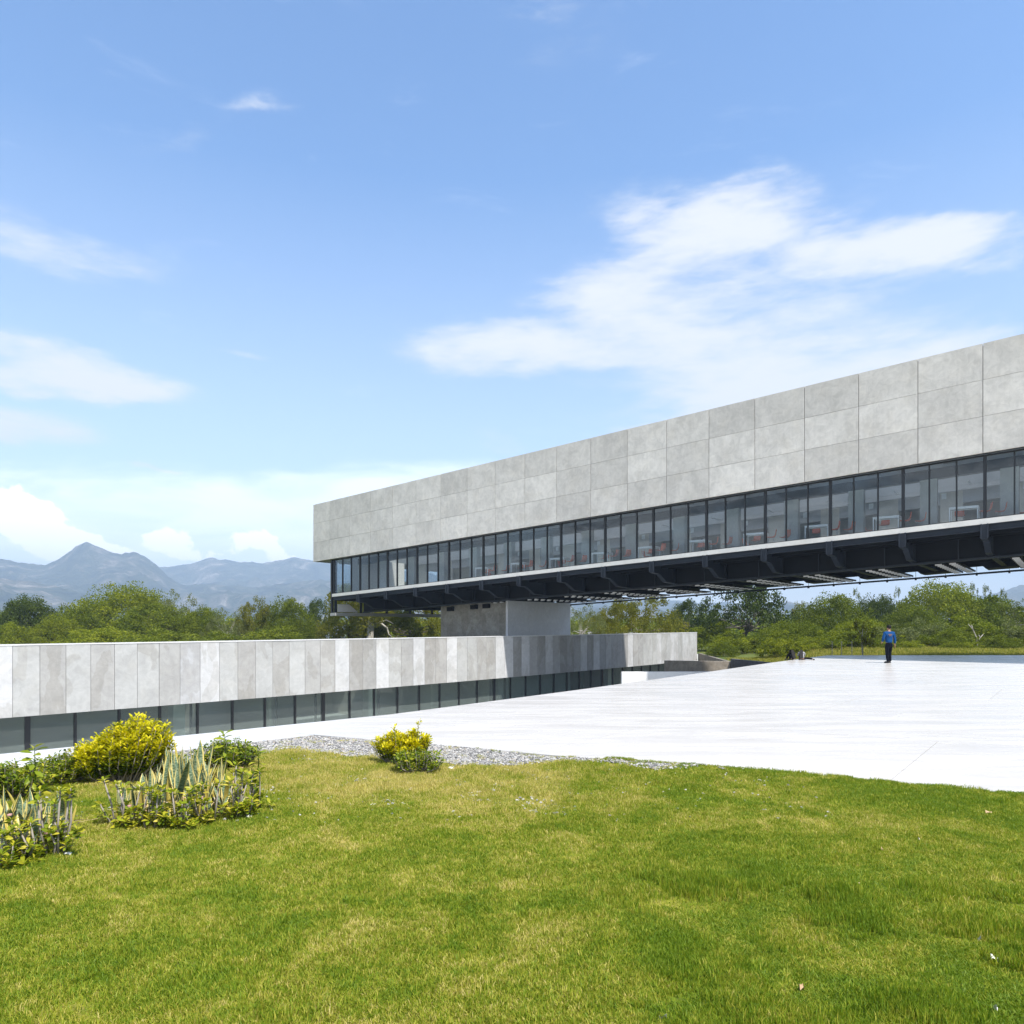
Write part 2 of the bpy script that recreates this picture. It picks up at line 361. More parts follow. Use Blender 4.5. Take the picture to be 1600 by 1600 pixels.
for r_ in range(-5, rows):
    n0 = 9.23 + r_ * RH
    offc = [-1.77, -4.3, -4.4][r_ % 3]
    for c_ in range(-16, 22):
        e0 = offc + (c_ - 4) * CW; g_ = .004
        pts = [(e0+g_, n0+g_), (e0+CW-g_, n0+g_), (e0+CW-g_, n0+RH-g_), (e0+g_, n0+RH-g_)]
        cell = [tuple(ev * a_ + Vector((.631, .805)) * b_) for a_, b_ in pts]
        pl = poly_clip(PLAZA, cell)
        if len(pl) < 3 or abs(area(pl)) < .02: continue
        if area(pl) < 0: pl = pl[::-1]
        k = len(pl); z1 = random.uniform(-.0015, .0015)
        me = mesh_np('paving_slab', [(x, y, -.011) for x, y in pl] + [(x, y, z1) for x, y in pl],
                     [list(range(k, 2*k))] + [[i, (i+1) % k, (i+1) % k + k, i + k] for i in range(k)], M['plaza'])
        link('paving_slab', me, plaza, (-10, -25, 0))
# courtyard walls under the plaza edge and its floor
cw = MB()
for (a, b) in zip(PIT[:-1], PIT[1:]):
    d = Vector((b[0]-a[0], b[1]-a[1])).normalized(); n_ = Vector((d.y, -d.x)) * .3
    cw.hexa([(a[0]+d.x*.0, a[1], -5.2), (b[0], b[1], -5.2), (b[0]+n_.x, b[1]+n_.y, -5.2), (a[0]+n_.x, a[1]+n_.y, -5.2),
             (a[0], a[1], -.352), (b[0], b[1], -.352), (b[0]+n_.x, b[1]+n_.y, -.352), (a[0]+n_.x, a[1]+n_.y, -.352)])
o = cw.obj('courtyard_wall', M['plainc'], color=(.62, .62, .61)); tag(o, kind='structure')
ct = mesh_np('courtyard_floor', [(-16, -1, -5.2), (13, 30, -5.2), (30, 52, -5.2), (38, 85, -5.2), (16, 100, -5.2), (-60, 20, -5.2), (-34, 0, -5.2)], [[0, 1, 2, 3, 4, 5, 6]], M['plainc'])
o = link('courtyard_floor', ct, color=(.42, .42, .40)); tag(o, kind='structure')

# ------------------------------------------------------------------ lawn
def lawn_z(x, y):
    z = .030 * noise.noise(Vector((x * .35, y * .35, 1.3))) + .018 * noise.noise(Vector((x * 1.1, y * 1.1, 5.1))) + .011 * noise.noise(Vector((x * 3.3, y * 3.3, 8.1))) + .006 * noise.noise(Vector((x * 7.5, y * 7.5, 2.1)))
    rt = max(0, min(1, (x - .2) / 2)) * max(0, min(1, (6.5 - y) / 1.5))
    z += rt * .09 * max(0, noise.noise(Vector((x * 2.6, y * 3.4, 9.7))) + .05)
    # the turf laps up over the slab edge between the gravel and the right side
    dn = x * .44 + y * .898 - 9.23
    z += .045 * max(0, 1 + dn / 1.2) * max(0, min(1, (x - .6) / .8)) if dn < 0 else .045 * max(0, min(1, (x - .6) / .8))
    return z - .005
strip_line = lambda x: 10.1 + (x + 7.13) * 1.19 - .95
def lawn_limit(x, y):
    """pull vertices back under the plaza / walkway"""
    ym = -.4 if x < -15.2 else min(strip_line(x) if x < -1.5 else 99, 13.6)
    dn = x * .44 + y * .898 - 9.23
    if x > -4.2 and dn > .25 : y = (9.23 + .25 - x * .44) / .898
    return min(y, ym)
gx = np.concatenate([np.arange(-60, -9, 3), np.arange(-9, 10, .06), np.arange(10, 62, 2.5)])
gy = np.concatenate([np.arange(-40, 0, 3), np.arange(0, 13.8, .06)])
V = []; 
for y in gy:
    for x in gx:
        yy = lawn_limit(x, y)
        dn = x * .44 + yy * .898 - 9.23
        z = lawn_z(x, yy)
        if dn > 0.02 and x > -3.4: z = min(z, -.04)
        if x < -3.1 and (x * .698 - yy * .716) < (-6.29 * .698 - 8.9 * .716) - .03: z = min(z, -.04)
        V.append((x, yy, z))
nx = len(gx); idx = np.arange(len(V)).reshape(len(gy), nx)
Fq = np.stack([idx[:-1, :-1].ravel(), idx[:-1, 1:].ravel(), idx[1:, 1:].ravel(), idx[1:, :-1].ravel()], 1)
VA = np.array(V)
keep = (np.abs(VA[Fq[:, 2]][:, 1] - VA[Fq[:, 1]][:, 1]) > 1e-4) | (np.abs(VA[Fq[:, 3]][:, 1] - VA[Fq[:, 0]][:, 1]) > 1e-4)
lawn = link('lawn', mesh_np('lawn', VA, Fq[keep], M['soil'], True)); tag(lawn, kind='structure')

# scatter helper: geometry nodes instancing of small source meshes on a cloud of points
def scatter(name, P, rot, scl, pick, sources):
    me = mesh_np(name, np.array(P), [])
    n = len(P)
    a = me.attributes.new('rot', 'FLOAT_VECTOR', 'POINT'); a.data.foreach_set('vector', np.array(rot, np.float32).ravel())
    a = me.attributes.new('scl', 'FLOAT_VECTOR', 'POINT'); a.data.foreach_set('vector', np.array(scl, np.float32).ravel())
    a = me.attributes.new('pick', 'INT', 'POINT'); a.data.foreach_set('value', np.array(pick, np.int32))
    o = link(name, me)
    c = bpy.data.collections.new(name + '_sources')
    for s_ in sources: c.objects.link(bpy.data.objects.new(s_.name, s_))
    ng = bpy.data.node_groups.new(name, 'GeometryNodeTree')
    ng.interface.new_socket('Geometry', in_out='INPUT', socket_type='NodeSocketGeometry')
    ng.interface.new_socket('Geometry', in_out='OUTPUT', socket_type='NodeSocketGeometry')
    gi = ng.nodes.new('NodeGroupInput'); go = ng.nodes.new('NodeGroupOutput')
    mp = ng.nodes.new('GeometryNodeMeshToPoints'); ip = ng.nodes.new('GeometryNodeInstanceOnPoints')
    ci = ng.nodes.new('GeometryNodeCollectionInfo'); ci.inputs[0].default_value = c; ci.inputs[1].default_value = True; ci.inputs[2].default_value = True
    ng.links.new(gi.outputs[0], mp.inputs[0]); ng.links.new(mp.outputs[0], ip.inputs['Points']); ng.links.new(ci.outputs[0], ip.inputs['Instance'])
    ip.inputs['Pick Instance'].default_value = True
    def na(nm, ty):
        x = ng.nodes.new('GeometryNodeInputNamedAttribute'); x.data_type = ty; x.inputs[0].default_value = nm; return x.outputs[0]
    ng.links.new(na('pick', 'INT'), ip.inputs['Instance Index'])
    ng.links.new(na('rot', 'FLOAT_VECTOR'), ip.inputs['Rotation']); ng.links.new(na('scl', 'FLOAT_VECTOR'), ip.inputs['Scale'])
    ng.links.new(ip.outputs[0], go.inputs[0])
    md = o.modifiers.new('scatter', 'NODES'); md.node_group = ng
    return o

rng = np.random.default_rng(11)
def tuft(name, n, rad, hmin, hmax, w, lean=.5, mat='blade'):
    V = []; Fc = []; tone = []
    for i in range(n):
        a = rng.uniform(0, 2*pi); r = rad * sqrt(rng.uniform()); x, y = r*cos(a), r*sin(a)
        h = rng.uniform(hmin, hmax); b = rng.uniform(0, 2*pi); l = lean * h * rng.uniform(.2, 1.4); q = rng.uniform(0, 2*pi)
        wx, wy = w*.5*cos(q), w*.5*sin(q); dx, dy = cos(b)*l, sin(b)*l
        k = len(V)
        V += [(x-wx, y-wy, -.01), (x+wx, y+wy, -.01), (x+wx*.8+dx*.4, y+wy*.8+dy*.4, h*.6), (x-wx*.8+dx*.4, y-wy*.8+dy*.4, h*.6), (x+dx, y+dy, h)]
        Fc += [[k, k+1, k+2], [k, k+2, k+3], [k+3, k+2, k+4]]; t = rng.uniform(); tone += [t]*3
    return mesh_np(name, V, np.array(Fc), M[mat], attrs={'tone': ('FACE', tone)})
short = [tuft('a_low_turf', 260, .12, .007, .020, .0040, 1.1) for _ in range(5)]
lush = [tuft('b_tall_turf', 230, .10, .013, .032, .0038, .8) for _ in range(5)]
mini = [tuft('c_small_turf', 34, .045, .008, .026, .0038, 1.0) for _ in range(3)]
wild = [tuft('weed_tuft', 16, .045, .02, .06, .004, .8) for _ in range(4)]

GR = [(-6.8, 8.55), (-5.2, 9.0), (-3.6, 9.75), (-2.4, 9.75), (-1.0, 8.9), (.55, 7.62), (1.3, 8.2), (3.0, 7.5), (3.0, 9.0), (-3.24, 12.1), (-6.2, 9.2)]
def gravelness(x, y):
    """1 in the gravel margin along the slab edge, fading out into the turf"""
    dn = 9.23 - (x * .44 + y * .898)                 # distance from the right-hand slab edge
    ds = (x * .698 - y * .716) - (-6.29 * .698 - 8.9 * .716)   # distance from the walkway edge (left)
    wob = .42 * noise.noise(Vector((x * .9, y * .9, 2))) + .18 * noise.noise(Vector((x * 2.7, y * 2.7, 7)))
    w = 1.45 if x < -.6 else max(.30, 1.45 - (x + .6) * .62)
    if x > 2.6: w = -1
    a = (w + wob - dn) / .35
    wl = max(0, min(1.25, (x + 5.7) * .9))
    b = (wl + wob - ds) / .35
    return max(0, min(1, max(a, b)))
def in_lawn(x, y):
    dn = x * .44 + y * .898 - 9.23
    if x > -3.3 and dn > -.02: return False
    if x <= -3.24 and (x * .698 - y * .716) < (-6.29 * .698 - 8.9 * .716) + .01: return False
    return y < 12
P = []; Rt = []; Sc = []; Pk = []
P2 = []; R2 = []; S2 = []; K2 = []
def add_turf(x0, x1, y0, y1, dens):
    n = int((x1-x0) * (y1-y0) * dens)
    for _ in range(n):
        x = rng.uniform(x0, x1); y = rng.uniform(y0, y1)
        if not in_lawn(x, y): continue
        if abs(x) > y * .78 + 3.4: continue
        gv = gravelness(x, y)
        if gv > .01:
            for _k in range(5):
                if rng.uniform() < (1 - gv) * .95 + .10 * (noise.noise(Vector((x * 2.2, y * 2.2, 31))) > .05):
                    q_ = rng.uniform(-.06, .06, 2); s = rng.uniform(.7, 1.3)
                    if in_lawn(x + q_[0], y + q_[1]): P.append((x + q_[0], y + q_[1], lawn_z(x, y))); Rt.append((0, 0, rng.uniform(0, 6.28))); Sc.append((s, s, s)); Pk.append(10 + rng.integers(3))
            continue
        rough_zone = max(0, min(1, (y + .25 * x - 6.6) / 1.0)) * max(0, min(1, (2.2 - x) / 1.6))
        lushness = max(0, min(1, (x - .0) / 1.6)) * max(0, min(1, (6.3 - y) / 1.4)) + .45 * noise.noise(Vector((x * 1.3, y * 1.3, 3)))
        z = lawn_z(x, y)
        s = rng.uniform(.8, 1.25) * (1 + y * .025)
        if lushness > .45:
            hs = .62 + 1.5 * max(0, noise.noise(Vector((x * 2.6, y * 3.4, 9.7))) + .05)
            Pk.append(5 + rng.integers(5)); Sc.append((s, s, s * hs))
        else:
            Pk.append(rng.integers(5)); Sc.append((s, s, s * rng.uniform(.8, 1.5) * (1 + .6 * rough_zone)))
        P.append((x, y, z)); Rt.append((rng.uniform(-.08, .08), rng.uniform(-.08, .08), rng.uniform(0, 6.28)))
        if rough_zone > .3 and rng.uniform() < .16 * (1 - .5 * gv):
            P2.append((x + rng.uniform(-.1, .1), y, z)); R2.append((0, 0, rng.uniform(0, 6.28))); t_ = rng.uniform(.5, 1.1); S2.append((t_,)*3); K2.append(rng.integers(4))
add_turf(-6.5, 6.5, 1.4, 4.6, 200)
add_turf(-9, 9, 4.6, 7.2, 150)
add_turf(-9, 9, 7.2, 11.6, 115)
# a fringe of turf and weeds along the slab edges
for _ in range(1500):
    e_ = rng.uniform(-5.5, 10); q = ev * e_ + nv2 * (9.23 - abs(rng.normal(0, .05)) - .005)
    if q.x < 1.2 and rng.uniform() < .85: continue
    P.append((q.x, q.y, lawn_z(q.x, q.y))); Rt.append((rng.uniform(-.1, .1), rng.uniform(-.1, .1), rng.uniform(0, 6.28))); s = rng.uniform(.6, 1.1); Sc.append((s, s, s * 1.1)); Pk.append(10 + rng.integers(3))
for _ in range(70):
    e_ = rng.uniform(-8.2, 2); q = ev * e_ + nv2 * (9.23 - rng.uniform(0, 1.8))
    if in_lawn(q.x, q.y): P2.append((q.x, q.y, lawn_z(q.x, q.y))); R2.append((0, 0, rng.uniform(0, 6.28))); t_ = rng.uniform(.4, .9); S2.append((t_,)*3); K2.append(rng.integers(4))
o = scatter('grass', P, Rt, Sc, Pk, short + lush + mini); tag(o, kind='stuff')
o = scatter('weeds', P2, R2, S2, K2, wild); tag(o, kind='stuff')

# gravel stones
m, nt = newmat('gravel_stone')
rd = nn(nt, 'ShaderNodeObjectInfo').outputs['Random']
c = ramp(nt, rd, [(0, (.09, .09, .09)), (.3, (.25, .245, .235)), (.65, (.41, .40, .38)), (.93, (.50, .48, .45)), (1, (.40, .30, .20))])
pos = nn(nt, 'ShaderNodeNewGeometry').outputs['Position']
c = mixc(nt, noi(nt, pos, 60, 3, .6), c, mixc(nt, 1.0, c, (.75, .75, .76), 'MULTIPLY'))
out(nt, nn(nt, 'ShaderNodeBsdfPrincipled', {'Base Color': c, 'Roughness': .8, 'Specular IOR Level': .3}).outputs[0]); M['stone'] = m
def stone_mesh(name, seed, mat):
    bm = bmesh.new(); bmesh.ops.create_icosphere(bm, subdivisions=1, radius=1)
    rr = random.Random(seed)
    for v in bm.verts:
        v.co *= rr.uniform(.75, 1.15); v.co.z *= .62; v.co.y *= .8
    me = bpy.data.meshes.new(name); bm.to_mesh(me); bm.free(); me.materials.append(mat); return me
stones = [stone_mesh('stone', i, M['stone']) for i in range(6)]
P = []; Rt = []; Sc = []; Pk = []
tries = 0
while len(P) < 17000 and tries < 400000:
    tries += 1
    x = rng.uniform(-7, 3.2); y = rng.uniform(6.6, 11.9)
    if not in_lawn(x, y): continue
    gv = gravelness(x, y)
    patch = noise.noise(Vector((x * 1.6, y * 1.6, 13))) + .5 * noise.noise(Vector((x * 4, y * 4, 3)))
    pr = gv if gv > .02 else (.13 * max(0, min(1, (1.6 - x) / 1.2)) if (patch > .18 and y + .2 * x > 6.9 and x < 2.4) else .012)
    if rng.uniform() > pr: continue
    s = rng.uniform(.008, .021) * (1.35 if rng.uniform() < .08 else 1)
    P.append((x, y, lawn_z(x, y) + s * .3 - .004 + (.012 if gv < .5 else 0))); Rt.append(tuple(rng.uniform(-.5, .5, 2)) + (rng.uniform(0, 6.28),)); Sc.append((s, s, s)); Pk.append(rng.integers(6))
o = scatter('gravel', P, Rt, Sc, Pk, stones); tag(o, kind='stuff')
# bare gritty bed under the stones
bed = []
m, nt = newmat('gravel_bed'); pos = nn(nt, 'ShaderNodeNewGeometry').outputs['Position']
c = ramp(nt, noi(nt, pos, 45, 5, .7), [(.35, (.04, .04, .038)), (.6, (.16, .16, .155))])
out(nt, nn(nt, 'ShaderNodeBsdfPrincipled', {'Base Color': c, 'Roughness': .95, 'Normal': bump(nt, noi(nt, pos, 60, 4, .7), .8, .02)}).outputs[0]); M['bed'] = m
lawn.data.materials.append(M['bed'])
cen = VA[Fq[keep]].mean(axis=1); mi = np.zeros(len(cen), np.int32)
for i, (x, y, z) in enumerate(cen):
    if y > 6.5 and abs(x) < 9 and gravelness(x, y) > .5: mi[i] = 1
if len(lawn.data.polygons) == len(mi): lawn.data.polygons.foreach_set('material_index', mi)

# ------------------------------------------------------------------ land beyond, out to the hills
def field_z(x, y):
    z = -1.35 + .85 * max(0, min(1, (x - 21) / 8)) * max(0, min(1, (95 - y) / 30))
    if y > 300: z -= min(1, (y - 300) / 4000) * 4
    f = max(0, min(1, (20 - y) / 20)) * max(0, min(1, (-10 - x) / 5)); z = z * (1 - f) - .1 * f
    return z + .12 * noise.noise(Vector((x * .06, y * .06, 0)))
HOLE = [(62, 43.2), (21.0, 43.2), (20.95, 44.0), (18.25, 60.1), (20.3, 78.2), (9.1, 86.7), (-40.5, 27.8), (-29.5, 17.0), (-15.0, .5), (-15.5, -.6), (-59, -.6), (-59, -39), (61.5, -39)]
def inside_poly(x, y, P_):
    c = False
    for i in range(len(P_)):
        (x1, y1), (x2, y2) = P_[i], P_[i-1]
        if (y1 > y) != (y2 > y) and x < (x2 - x1) * (y - y1) / (y2 - y1) + x1: c = not c
    return c
from mathutils.geometry import delaunay_2d_cdt
gx = np.concatenate([-np.geomspace(9800, 70, 26), np.arange(-66, 130, 2.5), np.geomspace(134, 9800, 26)])
gy = np.concatenate([np.arange(-60, 30, 8), np.arange(30, 130, 2.5), np.geomspace(134, 5200, 30)])
pts = [Vector(p_) for p_ in HOLE]
for y in gy:
    for x in gx:
        if not inside_poly(x, y, HOLE): pts.append(Vector((x + .001 * sin(y), y + .001 * cos(x * 3))))
r_ = delaunay_2d_cdt(pts, [(i, (i + 1) % len(HOLE)) for i in range(len(HOLE))], [], 0, 1e-5)
V = [(p_.x, p_.y, field_z(p_.x, p_.y)) for p_ in r_[0]]
Fq = [f_ for f_ in r_[2] if not inside_poly(sum(V[i][0] for i in f_) / 3, sum(V[i][1] for i in f_) / 3, HOLE)]
o = link('field', mesh_np('field', np.array(V), np.array(Fq), M['field'], True)); tag(o, kind='structure')

# ------------------------------------------------------------------ mountains
m, nt = newmat('mountain_slope'); pos = nn(nt, 'ShaderNodeNewGeometry').outputs['Position']
a = noi(nt, pos, .0075, 10, .7, .8); b = noi(nt, pos, .03, 6, .65)
c = ramp(nt, a, [(.38, (.02, .035, .03)), (.5, (.08, .10, .06)), (.57, (.20, .18, .14)), (.66, (.50, .45, .38))])
out(nt, nn(nt, 'ShaderNodeBsdfPrincipled', {'Base Color': c, 'Roughness': .95, 'Specular IOR Level': .1, 'Normal': bump(nt, mth(nt, 'ADD', a, b), 1.0, 55)}).outputs[0]); M['mount'] = m
def mountain(name, prof, dist, amp, seed, label):
    xs = np.arange(-1100, 2700, 6); ks = 34
    V = []
    px_ = [p[0] for p in prof]; py_ = [p[1] for p in prof]
    for k in range(ks):
        f = k / (ks - 8.0)                       # 0 foot .. 1 ridge .. beyond: back slope
        D = dist * (.66 + .34 * f)
        for x in xs:
            u = (x - CX) / F; yy = np.interp(x, px_, py_); H = (HY - yy) / F * dist + EYE
            n_ = sum(abs(noise.noise(Vector((u * 5 * 2**o_ + seed, f * 2.1 * 2**o_, seed)))) * .62**o_ for o_ in range(5))
            n0 = sum(abs(noise.noise(Vector((u * 5 * 2**o_ + seed, 1.0 * 2.1 * 2**o_, seed)))) * .62**o_ for o_ in range(5))
            if f <= 1: z = H * (f ** 1.25) * (1 - amp * (1 - f) * (n_ * 1.7)) + (dist * .030) * (.62 - n_) * math.sin(pi * f)
            else: z = H * max(0, 1 - (f - 1) * 2.2)
            z += (1 if abs(f-1) < .01 else 0) * (dist * .0022 * noise.noise(Vector((x * .06, seed, 0))) + dist * .0016 * noise.noise(Vector((x * .19, seed, 0))))
            V.append((u * D, D, max(z, -6) - (3 if f == 0 else 0)))
    idx = np.arange(len(V)).reshape(ks, len(xs))
    Fq = np.stack([idx[:-1, :-1].ravel(), idx[:-1, 1:].ravel(), idx[1:, 1:].ravel(), idx[1:, :-1].ravel()], 1)
    o = link(name, mesh_np(name, np.array(V), Fq, M['mount'], True)); tag(o, kind='structure'); return o
mountain('mountain', [(-1100, 905), (-400, 885), (-100, 868), (0, 873), (40, 880), (72, 884), (100, 868), (118, 855), (135, 847), (150, 853), (170, 861), (190, 865), (215, 863), (240, 880), (262, 900), (285, 914), (330, 912), (400, 918), (500, 905), (700, 930), (900, 945), (1000, 952), (1150, 946), (1235, 941), (1290, 948), (1400, 958), (1450, 942), (1480, 932), (1540, 929), (1600, 914), (1700, 895), (1900, 880), (2700, 890)], 2600, .5, 3.3, '')
mountain('mountain', [(-1100, 895), (0, 888), (230, 885), (260, 886), (300, 880), (330, 871), (370, 877), (410, 880), (460, 871), (520, 880), (700, 900), (900, 930), (1050, 938), (1250, 960), (1450, 950), (1600, 935), (2700, 900)], 3600, .4, 8.1, '')
mountain('mountain', [(-1100, 935), (-300, 925), (0, 905), (50, 909), (90, 916), (140, 930), (200, 945), (300, 950), (700, 955), (1300, 962), (1600, 955), (2700, 940)], 1900, .4, 5.5, '')
# ------------------------------------------------------------------ long raised building (sloping gently up to the right)
D1 = Vector((.787, -.617)); N1 = Vector((.617, .787)); SL = .0473
P0 = Vector((-17.5, 63.9))
def BP(t, s, z):
    q = P0 + D1 * t + N1 * s
    return (q.x, q.y, 4.346 + SL * t + z)
BROOT = (-17.5, 63.9, 0)
bridge = empty('raised_building', BROOT, 'long grey concrete and glass building raised over the plaza on a pillar', 'building')
TE = 66.0; TG = 2.26; BAY = 3.388; MUL = BAY / 3; SW = 15.6
def rel(p, base): return (p[0]-base[0], p[1]-base[1], p[2]-base[2])
def bpart(name, t0, t1, s0, s1, z0, z1, mat, color=None, parent=None):
    o = MB().box(t0, t1, s0, s1, z0, z1, lambda t, s, z: rel(BP(t, s, z), BP(t0, s0, 0))).obj(name, mat, parent or bridge, rel(BP(t0, s0, 0), BROOT), color=color)
    return o
def bmesh_shared(name, dt, ds, z0, z1, mat, t0=0.0, s0=0.0):
    return MB().box(t0, dt, s0, ds, z0, z1, lambda t, s, z: rel(BP(t, s, z), BP(0, 0, 0))).mesh(name, mat)
def bput(name, me, t, s, parent=None, color=None):
    return link(name, me, parent or bridge, rel(BP(t, s, 0), BROOT), color=color)
random.seed(21)
# cladding: three courses of concrete panels
PH = (8.0 - 2.98) / 3; PW = 2.631; jt = .013
pan = [bmesh_shared('cladding_panel', PW - jt, .14, 2.98 + k * PH + jt/2, 2.98 + (k+1) * PH - jt/2, M['panel'], jt) for k in range(3)]
pan0 = [bmesh_shared('cladding_panel', 2.3 - jt, .14, 2.98 + k * PH + jt/2, 2.98 + (k+1) * PH - jt/2, M['panel'], 0.0) for k in range(3)]
tones = {}
for k in range(3):
    for j in range(-1, 24):
        t = 0.0 if j < 0 else 2.3 + j * PW
        g_ = .53 + random.uniform(-.055, .055) + (.02 if k == 0 and j < 9 else 0) - (.02 if k == 2 and j > 11 else 0) + (.012 if random.random() < .2 else 0)
        me = pan0[k] if j < 0 else pan[k]
        bput('cladding_panel', me, t, random.uniform(0, .006), color=(g_ * 1.04, g_ * .995, g_ * .91))
# end cladding on the far short side and on the back
for k in range(3):
    for j in range(6):
        o = MB().box(0, .14, j * 2.6 + .155 + jt, (j+1) * 2.6 - jt + .0, 2.98 + k * PH + jt/2, 2.98 + (k+1) * PH - jt/2, lambda t, s, z: rel(BP(t, s, z), BP(0, 0, 0))).obj('cladding_panel', M['panel'], bridge, (rel(BP(0, 0, 0), BROOT)), color=(.36, .36, .345))
bpart('back_wall', .0, TE, SW, SW + .14, 2.98, 7.95, M['panel'], (.36, .36, .35))
bpart('cladding_backing', .16, TE, .16, .42, 3.0, 7.93, M['frame'])
bpart('roof', .2, TE, .45, 5.6, 7.4, 7.75, M['plainc'], (.35, .35, .34))
bpart('roof', .2, TE, 9.9, SW - .05, 7.4, 7.75, M['plainc'], (.35, .35, .34))  # the slot left between the roof halves is an added skylight for the interior
bpart('added_skylight_wall', .2, TE, 5.4, 5.58, 3.31, 7.39, M['ceil'])
bpart('added_skylight_wall', .2, TE, 9.92, 10.1, 3.31, 7.39, M['ceil'])  # shaft walls of the added skylight
bpart('ceiling', TG + .1, TE, .46, 5.58, 3.06, 3.3, M['ceil'])
bpart('ceiling', TG + .1, TE, 9.92, SW - .1, 3.06, 3.3, M['ceil'])
bpart('ceiling', .16, TG + .098, .46, 5.58, 3.06, 3.3, M['ceil'])
bpart('floor_slab', TG, TE, .50, SW - .1, -.24, -.004, M['infloor'])
bpart('ledge', TG - .05, TE, .30, .49, -.25, 0.0, M['plainc'], (.62, .61, .57))
bpart('edge_beam', TG, TE, .42, .60, -.56, -.262, M['steelfas'])
bpart('edge_beam_flange', TG, TE, .33, .41, -.30, -.262, M['steelfas'])
bpart('edge_beam_flange', TG, TE, .33, .41, -.56, -.525, M['steelfas'])
bpart('soffit', TG + .02, TE, .62, SW - .1, -.42, -.25, M['steel'])
# interior beam band behind the glass head, rear partition
bpart('ceiling_beam', TG + .3, TE, 2.35, 2.75, 2.55, 3.05, M['frame'])
# window frame, panes and mullions
bpart('window_head', TG, TE, .50, .58, 2.90, 2.975, M['frame'])
bpart('window_sill', TG, TE, .50, .58, .003, .06, M['frame'])
pane = bmesh_shared('window_pane', MUL - .075, .02, .065, 2.895, M['glass'])
mull = bmesh_shared('mullion', .06, .14, .004, 2.972, M['frame'])
mullw = bmesh_shared('mullion', .13, .16, .004, 2.972, M['frame'])
nm = int((TE - TG) / MUL)
for i in range(nm + 1):
    t = TG + i * MUL; wide = i % 3 == 0
    bput('mullion', mullw if wide else mull, t - (.065 if wide else .03), .46)
    if i < nm:
        bput('window_pane', pane, t + (.068 if wide else .034), .52)
# interior concrete columns
colm = bmesh_shared('column', .75, .45, .0, 2.55, M['plainc'])
signm = bmesh_shared('wall_sign', .22, .02, 1.55, 1.83, M['white'])
for i in range(0, 19):
    t = TG + .35 + i * BAY
    bput('column', colm, t + .10, 2.3, color=(.46, .46, .44))
    if i > 3 and i % 1 == 0: bput('wall_sign', signm, t + .95 + random.uniform(-.05, .05), 2.9)
# rear partition wall with openings, drawn back from the front
t = TG + .3
for i in range(19):
    t0_, t1_ = TG + .3 + i * BAY, TG + .3 + (i + 1) * BAY
    bpart('partition', t0_, t0_ + 1.15, 10.2, 10.4, 0, 3.05, M['inwall'])
    bpart('partition', t0_ + 1.151, t1_ - .001, 10.2, 10.4, 0, .9, M['inwall'])
    bpart('partition', t0_ + 1.151, t1_ - .001, 10.2, 10.4, 2.35, 3.05, M['ceil'])
bpart('partition', 3.1, 3.2, 1.6, 7.9, 0, 3.04, M['inwall'])
# far facade glass line
bpart('back_wall', TG, TE, SW - .1, SW - .0, .0, 2.95, M['inwall'])
for i in range(0, nm + 1, 3): bput('mullion', mullw, TG + i * MUL, SW - .3)
# left end: steel corner post, end glazing, bottom beam, white gusset plate
bpart('corner_post', TG - .42, TG - .22, .44, .62, -1.62, 2.975, M['frame'])
bpart('corner_post', TG - .20, TG - .02, .66, .84, -1.62, 2.975, M['steelfas'])
bpart('end_glazing', TG - .12, TG - .08, .9, SW - .2, .02, 2.97, M['glass'])
bpart('end_beam', TG - .45, TG + .25, .42, 14.3, -1.88, -1.63, M['plainc'], (.34, .34, .33))
bpart('end_beam', TG - .12, TG + .0, .9, SW - .2, -.56, 0.0, M['steel'])
o = MB()
for (a0, a1, b0, b1) in [(.9, 2.4, -1.5, -.98)]:
    o.hexa([rel(BP(*q), BP(0, 0, 0)) for q in [(TG+.0, .86, -1.55), (TG+.0, 3.1, -1.55), (TG+.06, 3.1, -1.55), (TG+.06, .86, -1.55), (TG+.0, .86, -.88), (TG+.0, 2.1, -.88), (TG+.06, 2.1, -.88), (TG+.06, .86, -.88)]])
o.obj('gusset_plate', M['plainc'], bridge, rel(BP(0, 0, 0), BROOT), color=(.6, .6, .58))
for s_ in (3.4, 6.5, 9.5, 12.5): bpart('end_post', TG - .1, TG + .06, s_, s_ + .14, -1.62, -.57, M['steel'])
# cantilever brackets with the stepped lower flange, and the cross frames they belong to
prof = [(.36, -.93), (1.05, -.95), (2.05, -1.42), (3.5, -1.46), (13.4, -1.46), (14.0, -1.05)]
def bracket_mesh():
    o = MB(); f = lambda t, s, z: rel(BP(t, s, z), BP(0, 0, 0))
    o.box(-.15, .15, .30, .36, -.93, -.262, f)                      # face plate
    for (s0_, z0_), (s1_, z1_) in zip(prof[:-1], prof[1:]):        # bottom flange
        o.hexa([f(-.13, s0_, z0_ - .03), f(.13, s0_, z0_ - .03), f(.13, s1_, z1_ - .03), f(-.13, s1_, z1_ - .03), f(-.13, s0_, z0_), f(.13, s0_, z0_), f(.13, s1_, z1_), f(-.13, s1_, z1_)])
        o.hexa([f(-.012, s0_, z0_), f(.012, s0_, z0_), f(.012, s1_, z1_), f(-.012, s1_, z1_), f(-.012, s0_, -.45 if s0_ > .6 else -.57), f(.012, s0_, -.45 if s0_ > .6 else -.57), f(.012, s1_, -.45), f(-.012, s1_, -.45)])
    for s_ in (3.2, 6, 9, 12): o.box(-.11, .11, s_, s_ + .02, -1.44, -.43, f)
    return o.mesh('bracket', M['steelfas'])
def face_mesh():
    o = MB(); f = lambda t, s, z: rel(BP(t, s, z), BP(0, 0, 0))
    o.box(-.16, -.10, .24, .295, -.90, -.25, f); o.box(.10, .16, .24, .295, -.90, -.25, f)
    return o.mesh('bracket_cleat', M['steelfas'])
